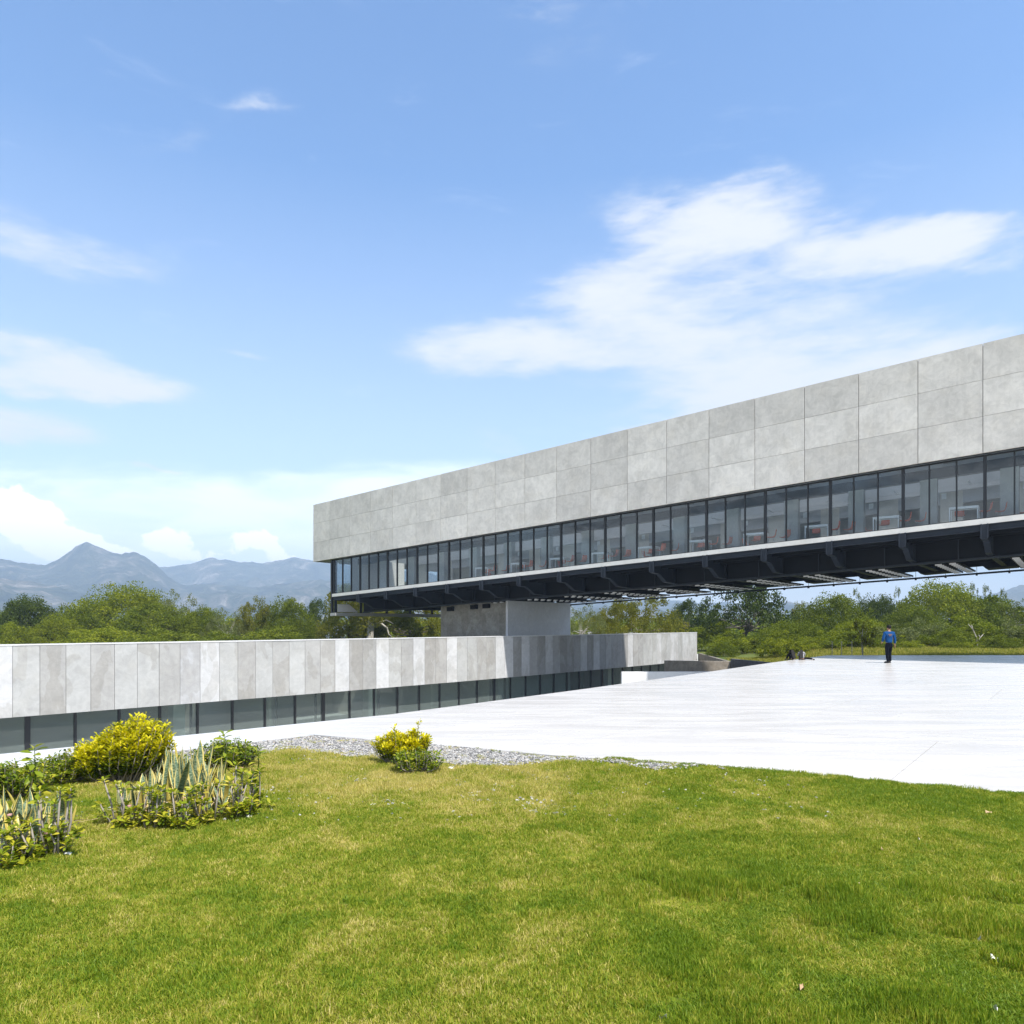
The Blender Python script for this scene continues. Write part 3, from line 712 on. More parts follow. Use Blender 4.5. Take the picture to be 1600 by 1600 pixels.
bm_ = bracket_mesh(); fm_ = face_mesh()
hang = bmesh_shared('stiffener', .05, .06, -1.5, -.45, M['steelfas'])
for i in range(1, 20):
    t = TG + i * BAY + .0
    b_ = bput('bracket', bm_, t, 0); c_ = link('bracket_cleat', fm_, b_, (0, 0, 0))
    bput('stiffener', hang, t - BAY * .42, 3.45)
# longitudinal girders
bpart('girder', TG + .3, TE, 3.55, 3.60, -1.50, -.43, M['steel'])
bpart('girder_flange', TG + .3, TE, 3.42, 3.73, -1.62, -1.52, M['steelfas'])
bpart('girder', TG + .3, TE, 8.6, 8.65, -1.38, -.43, M['steel'])
bpart('girder', TG + .3, TE, 13.4, 13.45, -1.20, -.43, M['steel'])
bpart('girder_flange', TG + .3, TE, 13.3, 13.55, -1.25, -1.20, M['steel'])
# stringers
for s_ in (1.5, 2.5, 5.0, 6.8, 10.2, 11.9):
    bpart('stringer', TG + .1, TE, s_, s_ + .08, -.62, -.43, M['steel'])
# ladder trays hung across the underside; their white rungs imitate sky glints
def tray_mesh():
    o = MB(); f = lambda t, s, z: rel(BP(t, s, z), BP(0, 0, 0))
    for t_ in (0, .42): o.box(t_, t_ + .05, 4.6, 13.0, -1.60, -1.50, f)
    return o.mesh('service_tray', M['steel'])
def glint_rung_mesh():
    o = MB(); f = lambda t, s, z: rel(BP(t, s, z), BP(0, 0, 0))
    for k in range(10): o.box(.08, .38, 4.8 + k * .85, 4.92 + k * .85, -1.64, -1.57, f)
    return o.mesh('glint_rungs', M['white'])  # white bars stand in for sky reflections under the building
def plate_mesh():
    o = MB(); f = lambda t, s, z: rel(BP(t, s, z), BP(0, 0, 0))
    o.hexa([f(0, 11.2, -1.56), f(1.5, 11.2, -1.56), f(1.5, 13.0, -1.56), f(0, 13.0, -1.56), f(-.3, 11.0, -1.22), f(1.8, 11.0, -1.22), f(1.8, 13.3, -1.22), f(-.3, 13.3, -1.22)])
    return o.mesh('underside_plate', M['steel'])
tm, rm, pm = tray_mesh(), glint_rung_mesh(), plate_mesh()
for i in range(4, 19):
    t = TG + i * BAY
    for dt in (.7, 1.35):
        q = bput('service_tray', tm, t + dt, 0); o = link('glint_rungs', rm, q, (0, 0, 0)); tag(o, kind='stuff')
    bput('underside_plate', pm, t - .9, 0)
# pipe along the far side on hangers
o = MB().tube([rel(BP(TG + 2, 14.35, -1.62), BROOT), rel(BP(TE, 14.35, -1.62), BROOT)], .06, 8).obj('pipe', M['steelfas'], bridge)
hg = MB().box(0, .10, 14.25, 14.45, -1.74, -1.60, lambda t, s, z: rel(BP(t, s, z), BP(0, 0, 0))).box(.04, .06, 14.34, 14.36, -1.6, -.44, lambda t, s, z: rel(BP(t, s, z), BP(0, 0, 0))).mesh('pipe_hanger', M['steel'])
for i in range(2, 36): bput('pipe_hanger', hg, TG + i * BAY / 2, 0)
# the pillar: rough grey shaft with a lighter smooth side wall
tc_ = (Vector((-.45, 56.9)) - P0).dot(D1)
bpart('pillar', tc_ - 7.1, tc_, 5.05, 13.6, -9.4, -1.50, M['rawwall'], (.30, .285, .25))
bpart('pillar_side_panel', tc_ + .003, tc_ + .22, 4.95, 13.75, -9.4, -1.52, M['plainc'], (.64, .65, .67))
for dt in (1.0, 3.6, 4.9):
    bpart('bearing', tc_ - 7.1 + dt, tc_ - 6.55 + dt, 4.7, 5.04, -1.98, -1.64, M['steel'])
# ceiling fittings in the raised building
lamp = MB().box(-.02, .02, 0, 1.3, 2.40, 2.44, lambda t, s, z: rel(BP(t, s, z), BP(0, 0, 0))).mesh('ceiling_lamp', M['white'])
vent = MB().box(0, .6, 0, .3, 3.035, 3.055, lambda t, s, z: rel(BP(t, s, z), BP(0, 0, 0))).mesh('ceiling_vent', M['frame'])
for i in range(8, 19): bput('ceiling_lamp', lamp, TG + i * BAY + 2.4, 3.6)
for i in range(2, 19): bput('ceiling_vent', vent, TG + i * BAY + 1.6, 1.2)

# ------------------------------------------------------------------ low sunken building with a leaning run of concrete panels
L0 = Vector((-20.8, 29.5)); LT = Vector((.645, .765)); LN = Vector((.765, -.645)); RL = 62.9
def LP(r, d, z=0):
    b = 4.0 * (r / RL) * (1 - r / RL) if r > 0 else 4.0 * r / RL * .9
    q = L0 + LT * r + LN * (b - d); return (q.x, q.y, z)
low = empty('low_building', (L0.x, L0.y, 0), 'long low building faced with upright pale concrete panels over a strip of windows', 'building')
LB = (L0.x, L0.y, 0)
PP = .962; Z0, Z1 = -2.01, .99
lpm = MB().box(0, PP - .014, 0, .16, 0, Z1 - Z0 - .06).mesh('wall_panel', M['wallpanel'])
random.seed(8)
W_, G1, G2, G3, B1, B2 = (.50, .50, .495), (.405, .405, .392), (.365, .36, .345), (.32, .315, .30), (.345, .337, .32), (.41, .412, .415)
seq = [W_, G1, G2, G1, G2, G1, G1, G2, B2, W_, G1, B1, G1, G2, G1, G2, G2, W_, B1, G3, W_, G1, G2, W_, B1, B1, W_, G1, G1, G2, G2, W_, W_, G3, W_, G2, G3, W_, G2, G3, G3, G3, W_, G3, W_, G3, G2, G3, G3, G3, W_, G2, G2, G1, G1, G1, W_, G1, G1, W_, W_, G1, W_, W_, W_, W_]
i = 0; r = .43 - 13 * PP
while r + PP < RL + .4:
    a, b = LP(r, 0), LP(r + PP, 0)
    ang_ = atan2(b[1]-a[1], b[0]-a[0]); k = i - 12
    c_ = seq[k] if 0 <= k < len(seq) else random.choice([G1, G2, W_])
    fq = .95 + random.uniform(-.05, .05); c_ = tuple(x * fq for x in c_)
    dd = random.uniform(-.006, .006)
    link('wall_panel', lpm, low, rel((a[0] - dd * sin(ang_), a[1] + dd * cos(ang_), Z0), LB), ang_, c_)
    r += PP; i += 1
rend = r
def lstrip(name, r0, r1, d0, d1, z0, z1, mat, color=None, step=4.0):
    o = MB(); n = max(1, int((r1 - r0) / step)); rs = [r0 + (r1 - r0) * k / n for k in range(n + 1)]
    b = 0
    V = []; Fc = []
    for rr in rs: V += [rel(LP(rr, d0, z0), LB), rel(LP(rr, d1, z0), LB), rel(LP(rr, d1, z1), LB), rel(LP(rr, d0, z1), LB)]
    for k in range(n):
        a = 4 * k
        for j in range(4): Fc.append([a + j, a + (j+1) % 4, a + 4 + (j+1) % 4, a + 4 + j][::-1])
    Fc += [[0, 1, 2, 3], [4*n + 3, 4*n + 2, 4*n + 1, 4*n]]
    return link(name, mesh_np(name, V, Fc, mat), low, color=color)
RS = -12.0
lstrip('coping', RS, rend, -.02, .30, Z1 - .055, Z1, M['plainc'], (.60, .60, .59), 1.5)
lstrip('parapet_backing', RS, rend - .02, .185, .295, Z0 + .05, Z1 - .06, M['plainc'], (.35, .35, .34), 1.5)
lstrip('roof', RS, rend - .02, .30, 8.5, .25, .45, M['plainc'], (.40, .40, .39))
lstrip('roof', RS, rend - .02, 11.2, 14, .25, .45, M['plainc'], (.40, .40, .39))  # roof gap is an added skylight that brightens the rooms below
lstrip('lintel', RS, rend - .02, .19, .9, Z0 - .0, Z0 + .04, M['plainc'], (.5, .5, .48))
lstrip('ceiling', RS, rend - .1, .9, 8.5, Z0 + .00, Z0 + .2, M['inwall'])
lstrip('ceiling', RS, rend - .1, 11.2, 13.8, Z0 + .00, Z0 + .2, M['inwall'])  # ceiling left open under the added skylight
lstrip('floor', RS, rend - .1, .2, 13.8, -5.195, -5.12, M['infloor'])
lstrip('back_wall', RS, rend - .1, 13.8, 14.0, -5.1, .2, M['inwall'])
lstrip('end_wall', rend - .09, rend + .06, .2, 14.0, Z0 + .01, Z1 - .06, M['plainc'], (.62, .62, .6))
lstrip('end_wall', rend - 2.2, rend - 1.9, 1.0, 13.7, -5.1, Z0, M['plainc'], (.6, .6, .58))
lstrip('end_pier', rend - 4.1, rend - 1.7, .5, .99, -5.2, Z0 - .005, M['plainc'], (.60, .60, .58))
for (r0_, r1_, d_) in [(3, 8, 7.5), (14.5, 19, 9), (27, 30.5, 5), (38, 46, 6), (50, 55, 4)]:
    lstrip('partition', r0_, r1_, d_, d_ + .2, -5.1, Z0, M['inwall'])
for r0_ in (1.5, 13.2, 25.4, 31.2, 44, 52): lstrip('partition', r0_, r0_ + .2, 2.5, 13.6, -5.1, Z0, M['inwall'])
for r0_ in (8.2, 20.5, 33, 42, 49): lstrip('column', r0_, r0_ + .6, 3.0, 3.6, -5.1, Z0, M['white'])
for r0_ in (10.5, 15.8, 18.6, 21.2, 23.7): lstrip('door_frame', r0_, r0_ + .12, 6.0, 6.1, -5.1, Z0, M['frame'])
for r0_ in (17.6, 19.7, 22.4): lstrip('desk', r0_, r0_ + 1.3, 4.2, 4.8, -4.45, -4.38, M['frame'])
# glazing in 1.8 m bays
GS = 1.80; lpane = MB().box(0, GS - .12, 0, .02, -5.1, Z0 - .01).mesh('window_pane', M['glasslow'])
lmul = MB().box(-.05, .05, -.05, .10, -5.12, Z0 - .003).mesh('mullion', M['frame'])
lmulw = MB().box(-.10, .10, -.05, .10, -5.12, Z0 - .003).mesh('mullion', M['frame'])
r = 6.55 - 10 * GS; i = 0
while r < rend - 4.5:
    a, b = LP(r, .75), LP(r + GS, .75); ang_ = atan2(b[1]-a[1], b[0]-a[0])
    link('mullion', lmulw if i % 8 == 7 else lmul, low, rel(a, LB), ang_)
    link('window_pane', lpane, low, rel((a[0] + .06*cos(ang_), a[1] + .06*sin(ang_), 0), LB), ang_)
    r += GS; i += 1
# walls beyond the end of the low building
def wallobj(name, a, b, th, z0, z1, mat, color, label, cat='wall', lean=0):
    a = Vector(a); b = Vector(b); d = (b - a).normalized(); n_ = Vector((-d.y, d.x)) * th
    base = (a.x, a.y, z0)
    o = MB().hexa([rel(q, base) for q in [(a.x, a.y, z0), (b.x, b.y, z0), (b.x+n_.x, b.y+n_.y, z0), (a.x+n_.x, a.y+n_.y, z0), (a.x, a.y, z1), (b.x, b.y, z1 + lean), (b.x+n_.x, b.y+n_.y, z1 + lean), (a.x+n_.x, a.y+n_.y, z1)]]).obj(name, mat, None, base, color=color)
    return tag(o, label, cat)
wallobj('courtyard_parapet', (6.85, 45.2), (14.5, 45.6), .3, -5.2, -1.14, M['plainc'], (.66, .66, .65), 'short smooth pale concrete wall in front of the last lower windows')
wallobj('retaining_wall', (12.9, 61.5), (18.05, 60.0), .3, -5.2, -1.24, M['rawwall'], (.40, .35, .29), 'brown stained concrete retaining wall beyond the end of the low building', 'wall')
wallobj('retaining_wall', (18.06, 60.0), (20.9, 44.0), .3, -5.2, -1.02, M['rawwall'], (.17, .17, .18), 'retaining wall with shade painted in dark grey, running from the brown wall to the plaza edge', 'wall')  # the dark grey puts the shadow on this wall into its colour
wallobj('retaining_wall', (18.3, 60.25), (20.35, 78.2), .3, -5.2, -1.28, M['rawwall'], (.20, .18, .15), 'added rear retaining wall in the dark colour of shade, running back to the end corner of the low building', 'wall')  # added to close the ground edge; dark colour stands in for shade there
# ------------------------------------------------------------------ vegetation
rng = np.random.default_rng(5)
M['bark'] = simple('grey_bark', (.16, .135, .105), .9, 0, .4, 5)
M['bark_pale'] = simple('pale_bark', (.42, .39, .34), .85, 0, .3, 5)
M['leaf_dark'] = leafmat('dark_leaf', [(0, (.018, .032, .007)), (.5, (.048, .072, .011)), (1, (.105, .135, .020))], .25, .4)
M['leaf_mid'] = leafmat('mid_leaf', [(0, (.034, .056, .005)), (.5, (.120, .152, .009)), (1, (.27, .29, .020))], .32)
M['leaf_bright'] = leafmat('bright_leaf', [(0, (.046, .070, .005)), (.5, (.175, .205, .010)), (1, (.37, .37, .024))], .34)
M['leaf_olive'] = leafmat('olive_leaf', [(0, (.075, .085, .012)), (.5, (.165, .165, .018)), (.85, (.28, .25, .03)), (1, (.36, .24, .04))], .4)
M['leaf_grey'] = leafmat('grey_green_leaf', [(0, (.06, .075, .025)), (.5, (.14, .16, .05)), (1, (.27, .28, .11))], .35)
def leaf_quads(C, size, aspect=.5, up=.3, tone=None):
    """one bent leaf quad per centre"""
    n = len(C); a = rng.uniform(0, 2*pi, n); e = rng.normal(.1, .5, n)
    d = np.stack([np.cos(a)*np.cos(e), np.sin(a)*np.cos(e), np.sin(e)], 1)
    r_ = rng.normal(0, 1, (n, 3)); r_[:, 2] *= up; r_[:, 2] *= .6
    w = np.cross(d, r_); w /= np.linalg.norm(w, axis=1)[:, None] + 1e-9
    s = (size * rng.uniform(.6, 1.35, n))[:, None]
    V = np.stack([C - d*s*.5, C + w*s*aspect*.5, C + d*s*.5, C - w*s*aspect*.5], 1).reshape(-1, 3)
    Fq = np.arange(4*n).reshape(n, 4)
    return V, Fq
def crown_mesh(name, mat, nclump, per, leaf, csize, shape='round', seed=0, flat=1.0, hollow=.35, gap=0.0, sub=None):
    """unit crown: radius 1 horizontally, height 0..1.  clumps at uneven radii, leaves spread through them"""
    g = np.random.default_rng(seed); Cs = []; tn = []
    lobes = g.uniform(0, 2*pi, 5); la = g.uniform(.04, .16, 5)
    k = 0
    while len(Cs) < nclump:
        a = g.uniform(0, 2*pi); u = g.uniform(-.25, 1); rr = sqrt(max(0, 1 - max(0, u)**2)) if shape != 'tall' else sqrt(max(0, 1 - abs(2*max(u,0)-1)**2.5))
        lob = 1 - .22 + sum(la[i] * cos((i + 2) * a + lobes[i] + u * 3) for i in range(5)) * .6
        rad = (hollow + (1 - hollow) * g.uniform() ** .32)
        x, y = cos(a)*rr*rad*lob, sin(a)*rr*rad*lob
        if shape == 'umbrella': z = .55 + .42 * max(0, u) * rad - .25 * (x*x + y*y) + g.normal(0, .03) - (.28 * g.uniform() if g.uniform() < .35 else 0)
        elif shape == 'shrub': z = .08 + .85 * max(0, u) * rad * lob + .25 * g.uniform() * (1 - u)
        elif shape == 'tall': z = u * .95
        else: z = .30 + .66 * max(-.15, u) * rad * (lob * .5 + .5) - .06 * g.uniform()
        if gap and noise.noise(Vector((x * 2.6 + seed, y * 2.6, z * 3.5))) < -.18 + gap: 
            k += 1
            if k < nclump * 8: continue
        Cs.append((x, y, z)); tn.append(g.uniform())
    Cs = np.array(Cs); tn = np.array(tn)
    idx = np.repeat(np.arange(nclump), per)
    off = g.normal(0, 1, (len(idx), 3)); off /= np.linalg.norm(off, axis=1)[:, None]; off *= (g.uniform(0, 1, len(idx)) ** .45)[:, None]
    cs = csize * g.uniform(.6, 1.4, nclump)
    C = Cs[idx] + off * cs[idx][:, None] * np.array([1, 1, .62])
    # pendulous underside: nothing hangs much under a clump
    zs = C[:, 2]; z0_, z1_ = max(0.02, np.percentile(zs, 1)), np.percentile(zs, 98.5); C[:, 2] = z0_ * .8 + (zs - z0_) * (1 - z0_ * .8) / (z1_ - z0_)
    rr_ = np.percentile(np.hypot(C[:, 0], C[:, 1]), 97); C[:, :2] /= rr_
    V, Fq = leaf_quads(C, leaf)
    tone = .5 * tn[idx] + .5 * g.uniform(0, 1, len(idx))
    tone = .15 + .7 * tone
    return mesh_np(name, V, Fq, mat, attrs={'tone': ('FACE', tone)}), Cs
def limbs_mesh(name, mat, Cs, trunk_r, height_frac, seed, n=14, wig=.06, forks=2):
    g = random.Random(seed); o = MB()
    for f_ in range(forks):
        lean = (g.uniform(-.10, .10) * (forks > 1) * 1.5, g.uniform(-.1, .1))
        top = (lean[0] * 1.4, lean[1] * 1.4, height_frac)
        o.tube([(f_ * .04, 0, -.04), (lean[0]*.5, lean[1]*.5, height_frac*.5), top], [trunk_r, trunk_r*.8, trunk_r*.6], 7)
        for k in range(n // forks):
            c = Cs[g.randrange(len(Cs))]; s0 = g.uniform(.55, 1.0)
            st = Vector((top[0]*s0, top[1]*s0, height_frac*s0)); e = Vector(c); md = (st + e) / 2 + Vector((g.uniform(-wig, wig), g.uniform(-wig, wig), g.uniform(-wig, wig)))
            o.tube([st, md, e], [trunk_r*.42, trunk_r*.26, trunk_r*.08], 5)
    return o.mesh(name, mat, True)
KINDS = {}
def kind(key, mat, bark, ncl, per, leaf, cs, shape, seed, trunk_r=.035, hf=.4, **kw):
    forks = kw.pop('forks', 2); nl = kw.pop('nl', 14)
    cm, Cs = crown_mesh('crown', M[mat], ncl, per, leaf, cs, shape, seed, **kw)
    tm_ = limbs_mesh('trunk', M[bark], Cs, trunk_r, hf, seed, nl, forks=forks)
    KINDS[key] = (cm, tm_)
kind('dark', 'leaf_dark', 'bark', 230, 110, .040, .15, 'round', 1)
kind('dark2', 'leaf_dark', 'bark', 100, 110, .045, .13, 'round', 2, gap=.22, hf=.45, forks=3, nl=24)
kind('bright', 'leaf_bright', 'bark', 280, 105, .036, .14, 'round', 3)
kind('bright2', 'leaf_bright', 'bark', 170, 95, .048, .14, 'umbrella', 4, hf=.5, gap=.05, nl=20)
kind('mid', 'leaf_mid', 'bark', 260, 105, .038, .14, 'round', 5)
kind('mid2', 'leaf_mid', 'bark', 180, 90, .045, .13, 'umbrella', 6, hf=.5, gap=.1, nl=20)
kind('olive', 'leaf_olive', 'bark', 130, 95, .042, .12, 'round', 7, gap=.12)
kind('airy', 'leaf_grey', 'bark_pale', 70, 75, .036, .12, 'umbrella', 8, trunk_r=.022, hf=.55, gap=.2, nl=26)
kind('airy2', 'leaf_grey', 'bark_pale', 46, 60, .05, .14, 'tall', 9, trunk_r=.022, hf=.8, gap=.1, nl=18, forks=1)
kind('shrub', 'leaf_mid', 'bark', 150, 105, .055, .16, 'shrub', 10, trunk_r=.02, hf=.3)
kind('shrub2', 'leaf_bright', 'bark', 150, 105, .055, .15, 'shrub', 11, trunk_r=.02, hf=.3)
kind('shrub3', 'leaf_grey', 'bark_pale', 100, 90, .05, .14, 'shrub', 12, trunk_r=.018, hf=.3, gap=.1)
def place_tree(key, px, top, wpx, D, label, cat='tree', group=None, name=None, ztop=None):
    """px/top/width are read off the photograph at distance D"""
    cm, tm_ = KINDS[key]
    x = (px - CX) / F * D; gz = field_z(x, D) if D > 40 else -.4
    H = EYE + (HY - top) / F * D - gz; Wd = wpx / F * D / 2
    o = empty(name or (cat.replace(' ', '_')), (x, D, gz), label, cat, group)
    rz = rng.uniform(0, 6.28)
    c = link('crown', cm, o, (0, 0, 0), rz); c.scale = (Wd * 1.10, Wd * 1.10, H * 1.04)
    t = link('trunk', tm_, o, (0, 0, 0), rz); t.scale = (Wd, Wd, H)
    return o
TR = [
 # left group, seen over the low building
 ('dark', 42, 942, 108, 78, 'dark round tree at the far left above the low concrete wall'),
 ('bright2', 12, 978, 80, 72, 'low bright green tree at the left frame edge in front of the dark round tree'),
 ('bright', 92, 968, 80, 76, 'light green tree just right of the dark round tree at far left'),
 ('mid', 132, 952, 110, 80, 'mid green tree on the left shoulder of the tallest spreading tree at left'),
 ('bright', 198, 925, 150, 84, 'tallest bright spreading tree at left, below the mountain peak'),
 ('mid2', 235, 950, 110, 77, 'green tree with a flat crown on the right shoulder of the tallest left tree'),
 ('airy', 276, 932, 86, 82, 'feathery tree with thin twigs right of the tallest left tree'),
 ('mid', 312, 956, 90, 78, 'dull green tree between the feathery tree and the pale branched tree'),
 ('airy', 352, 958, 66, 76, 'small pale tree with white branches above the low wall'),
 ('olive', 398, 944, 66, 79, 'yellowish tree left of the corner of the raised building'),
 ('mid', 446, 944, 90, 81, 'rounded green tree just left of the corner of the raised building'),
 ('dark2', 498, 944, 60, 88, 'dark tree half hidden by the left end of the raised building'),
 ('bright2', 165, 985, 120, 70, 'low bright crown in front of the tallest left tree, along the wall top'),
 ('shrub', 255, 988, 120, 70, 'broad low shrub along the wall top below the feathery tree'),
 ('shrub', 345, 992, 110, 71, 'low grey green shrub along the wall top below the pale branched tree'),
 ('shrub', 430, 985, 110, 72, 'low dark shrub along the wall top left of the raised building corner'),
 # right of the pillar
 ('airy', 912, 952, 74, 74, 'sparse pale tree with bare curving branches right of the pillar'),
 ('olive', 948, 958, 70, 80, 'small olive tree between the sparse pale tree and the yellow green tree'),
 ('olive', 998, 934, 124, 78, 'yellow green tree above the far end of the low building'),
 ('dark2', 1074, 943, 62, 95, 'grey green rounded tree right of the yellow green tree'),
 ('dark2', 1162, 917, 132, 86, 'large dark tree with forked trunks under the raised building'),
 ('airy2', 1212, 948, 30, 92, 'wispy thin tree right of the large dark forked tree'),
 ('shrub', 1108, 978, 96, 86, 'green shrub beside the end of the low building panels'),
 ('shrub', 1130, 1006, 50, 72, 'low dark bush in the notch between the low building end and the brown wall'),
 ('mid', 1062, 982, 90, 98, 'low green tree behind the end panels of the low building'),
 ('shrub2', 1150, 992, 84, 76, 'bright leafy shrub below the large dark forked tree'),
 ('shrub', 1205, 982, 80, 76, 'broad shrub right of the trunks of the large dark forked tree'),
 ('olive', 1256, 950, 58, 90, 'tree with a yellow tinged crown right of the gap in the trees'),
 ('mid', 1302, 938, 112, 84, 'bright green tree behind the two seated people'),
 ('airy2', 1337, 926, 24, 104, 'slender airy tree rising left of the dark round tree behind the walking person'),
 ('dark', 1372, 940, 84, 88, 'dark round tree behind the walking person'),
 ('airy2', 1404, 924, 22, 104, 'slender airy tree rising directly right of the dark round tree behind the person'),
 ('airy2', 1421, 930, 26, 106, 'second slender airy tree right of the dark round tree behind the person'),
 ('bright', 1470, 921, 140, 86, 'tallest bright spreading tree at the right, behind the plaza'),
 ('airy2', 1460, 918, 16, 100, 'thin twiggy treetop above the middle of the tallest right tree'),
 ('airy2', 1497, 920, 18, 100, 'thin twiggy treetop above the right half of the tallest right tree'),
 ('airy2', 1522, 918, 24, 100, 'thin treetop right of the tallest right tree, nearer to it than its twin'),
 ('airy2', 1543, 921, 26, 101, 'thin treetop farther right of the tallest right tree'),
 ('mid2', 1545, 938, 110, 84, 'dull green tree with thin yellow flecks right of the tallest right tree'),
 ('airy', 1585, 944, 80, 82, 'tree with pale forked branches at the right frame edge'),
 ('airy2', 1567, 926, 22, 101, 'thin treetop nearest to the right frame edge'),
 ('mid', 1425, 955, 90, 80, 'rounded tree between the dark round tree and the tallest right tree'),
 ('bright2', 1345, 972, 90, 74, 'bright mid height tree left of the walking person, under the dark round tree'),
 ('mid', 1240, 975, 100, 72, 'mid height green tree behind the left seated person'),
 ('shrub2', 1222, 994, 70, 64, 'yellow green shrub left of the two seated people'),
 ('shrub2', 1290, 992, 80, 66, 'bright shrub just right of the two seated people'),
 ('shrub', 1342, 990, 90, 64, 'dull green shrub behind the young yellow tree'),
 ('shrub2', 1402, 998, 70, 62, 'bright low shrub right behind the walking person'),
 ('shrub3', 1440, 975, 110, 68, 'big grey green shrub under the tallest right tree'),
 ('shrub', 1482, 985, 80, 64, 'green shrub with pointed outline in front of the tallest right tree'),
 ('shrub', 1530, 970, 110, 66, 'broad green bush around the bare white branches at right'),
 ('shrub3', 1588, 975, 90, 64, 'rounded bush at the right frame edge'),
 ('shrub2', 1500, 1000, 60, 60, 'small dark bush by the grass bank in front of the right trees'),
 ('shrub', 1560, 995, 70, 60, 'small round bush by the grass bank near the right frame edge'),
 # outside the frame, for other viewpoints
 ('mid', -60, 950, 130, 80, 'green tree beyond the left frame edge behind the low wall'),
 ('bright', -170, 940, 150, 84, 'bright tree farther beyond the left frame edge'),
 ('mid', 1680, 945, 130, 84, 'green tree beyond the right frame edge'),
 ('bright', 1800, 938, 150, 82, 'bright tree farther beyond the right frame edge'),
 ('shrub', 1660, 985, 110, 62, 'bush beyond the right frame edge'),
 # behind the raised building
 ('mid', 760, 948, 130, 96, 'green tree hidden behind the pillar'),
 ('olive', 640, 925, 150, 84, 'olive green fine leaved tree below the left end of the raised building'),
 ('olive', 548, 935, 120, 78, 'olive tree with small pale flowers below the corner of the raised building'),
]
for a_ in TR:
    place_tree(*a_, cat='shrub' if a_[0].startswith('shrub') else 'tree', group='shrubs beyond the plaza' if a_[0].startswith('shrub') else 'trees beyond the buildings')
# the thick grey trunk seen below the left end of the raised building
o = empty('tree', (-14.6, 74, -1.5), 'thick grey bare trunk with a curved branch below the raised building corner', 'tree', 'trees beyond the buildings')
MB().tube([(0, 0, -.3), (.1, 0, 1.5), (.22, 0, 3.4), (.3, .1, 6)], [.42, .36, .32, .22], 10).tube([(.25, 0, 3.6), (1.2, -.3, 3.5), (1.9, -.4, 3.0), (2.1, -.4, 2.3), (2.5, -.4, 2.0)], [.17, .13, .10, .07, .03], 6).tube([(1.2, -.3, 3.5), (1.9, -.5, 3.75), (2.6, -.6, 3.4)], [.09, .06, .03], 5).tube([(.2, 0, 3.3), (-.7, -.3, 3.9), (-1.3, -.3, 4.6)], [.13, .09, .05], 5).obj('trunk', M['bark_pale'], o, smooth=True)
cm_ = link('crown', KINDS['olive'][0], o, (.3, 1.0, 1.6), .4); cm_.scale = (5.0, 4.0, 6.5)
# pale flowering twig below the corner
m_fl, Cs_ = crown_mesh('blossom', M['white'], 12, 14, .07, .16, 'round', 40)
o = empty('flowering_twig', (-17.3, 71, -1.5), 'pale blossoming twigs below the corner of the raised building', 'branch')
b_ = link('blossom', m_fl, o, (0, 0, .6), .3); b_.scale = (1.2, .8, 2.6)
limbs = limbs_mesh('twigs', M['bark_pale'], Cs_, .012, .5, 44, 12, forks=1); l_ = link('twigs', limbs, o, (0, 0, .4), .3); l_.scale = (1.2, .8, 2.8)
# bare white branches among the right bushes
def bare(px, top, bot, D, label, flip):
    x = (px - CX) / F * D; z0 = EYE - (bot - HY) / F * D; z1 = EYE - (top - HY) / F * D; s = z1 - z0
    o = empty('bare_branch', (x, D, z0), label, 'branch')
    MB().tube([(0, 0, -.6), (0, 0, .1 * s), (-.25 * s * flip, 0, .65 * s), (-.55 * s * flip, .0, s)], [.05, .045, .035, .02], 6).tube([(-.25 * s * flip, 0, .65 * s), (-.25 * s * flip - .1, 0, .95 * s)], [.04, .02], 5).obj('trunk', M['bark_pale'], o, smooth=True)
bare(1526, 975, 999, 61, 'bare white leaning branch, the taller one in the right bushes', 1)
bare(1527, 991, 1008, 60, 'shorter bare white branch leaning right in the right bushes', -1)
# young tree in front of the shrubs, with staked thin saplings beside it
cm_, Cs_ = crown_mesh('crown', M['leaf_olive'], 26, 60, .10, .2, 'round', 50, gap=.1)
D_ = 52; x = (1348 - CX) / F * D_
o = empty('tree', (x, D_, -.4), 'young thin tree with a small yellow crown at the plaza edge', 'tree')
c_ = link('crown', cm_, o, (0, 0, .5), 0); c_.scale = (1.0, 1.0, 1.9)
MB().tube([(0, 0, -.2), (-.05, 0, 1.0), (0, 0, 2.2)], [.06, .05, .03], 6).tube([(0, 0, 1.2), (.35, 0, 1.9)], [.03, .02], 5).tube([(0, 0, 1.3), (-.4, 0, 2.0)], [.03, .02], 5).obj('trunk', M['bark_pale'], o, smooth=True)
for i_, (px_, t_) in enumerate([(1300, 'thin pale stake nearest the seated people'), (1315, 'middle one of three thin pale stakes behind the plaza edge'), (1331, 'thin pale stake nearest the young yellow tree')]):
    x = (px_ - CX) / F * 50
    o = MB().tube([(0, 0, -.3), (.01, 0, 1.0)], .025, 6).tube([(-.03, 0, 1.0), (.03, 0, 1.02)], .03, 6).obj('stake', M['bark_pale'], None, (x, 50, -.4)); tag(o, t_, 'stake', 'stakes beyond the plaza edge')
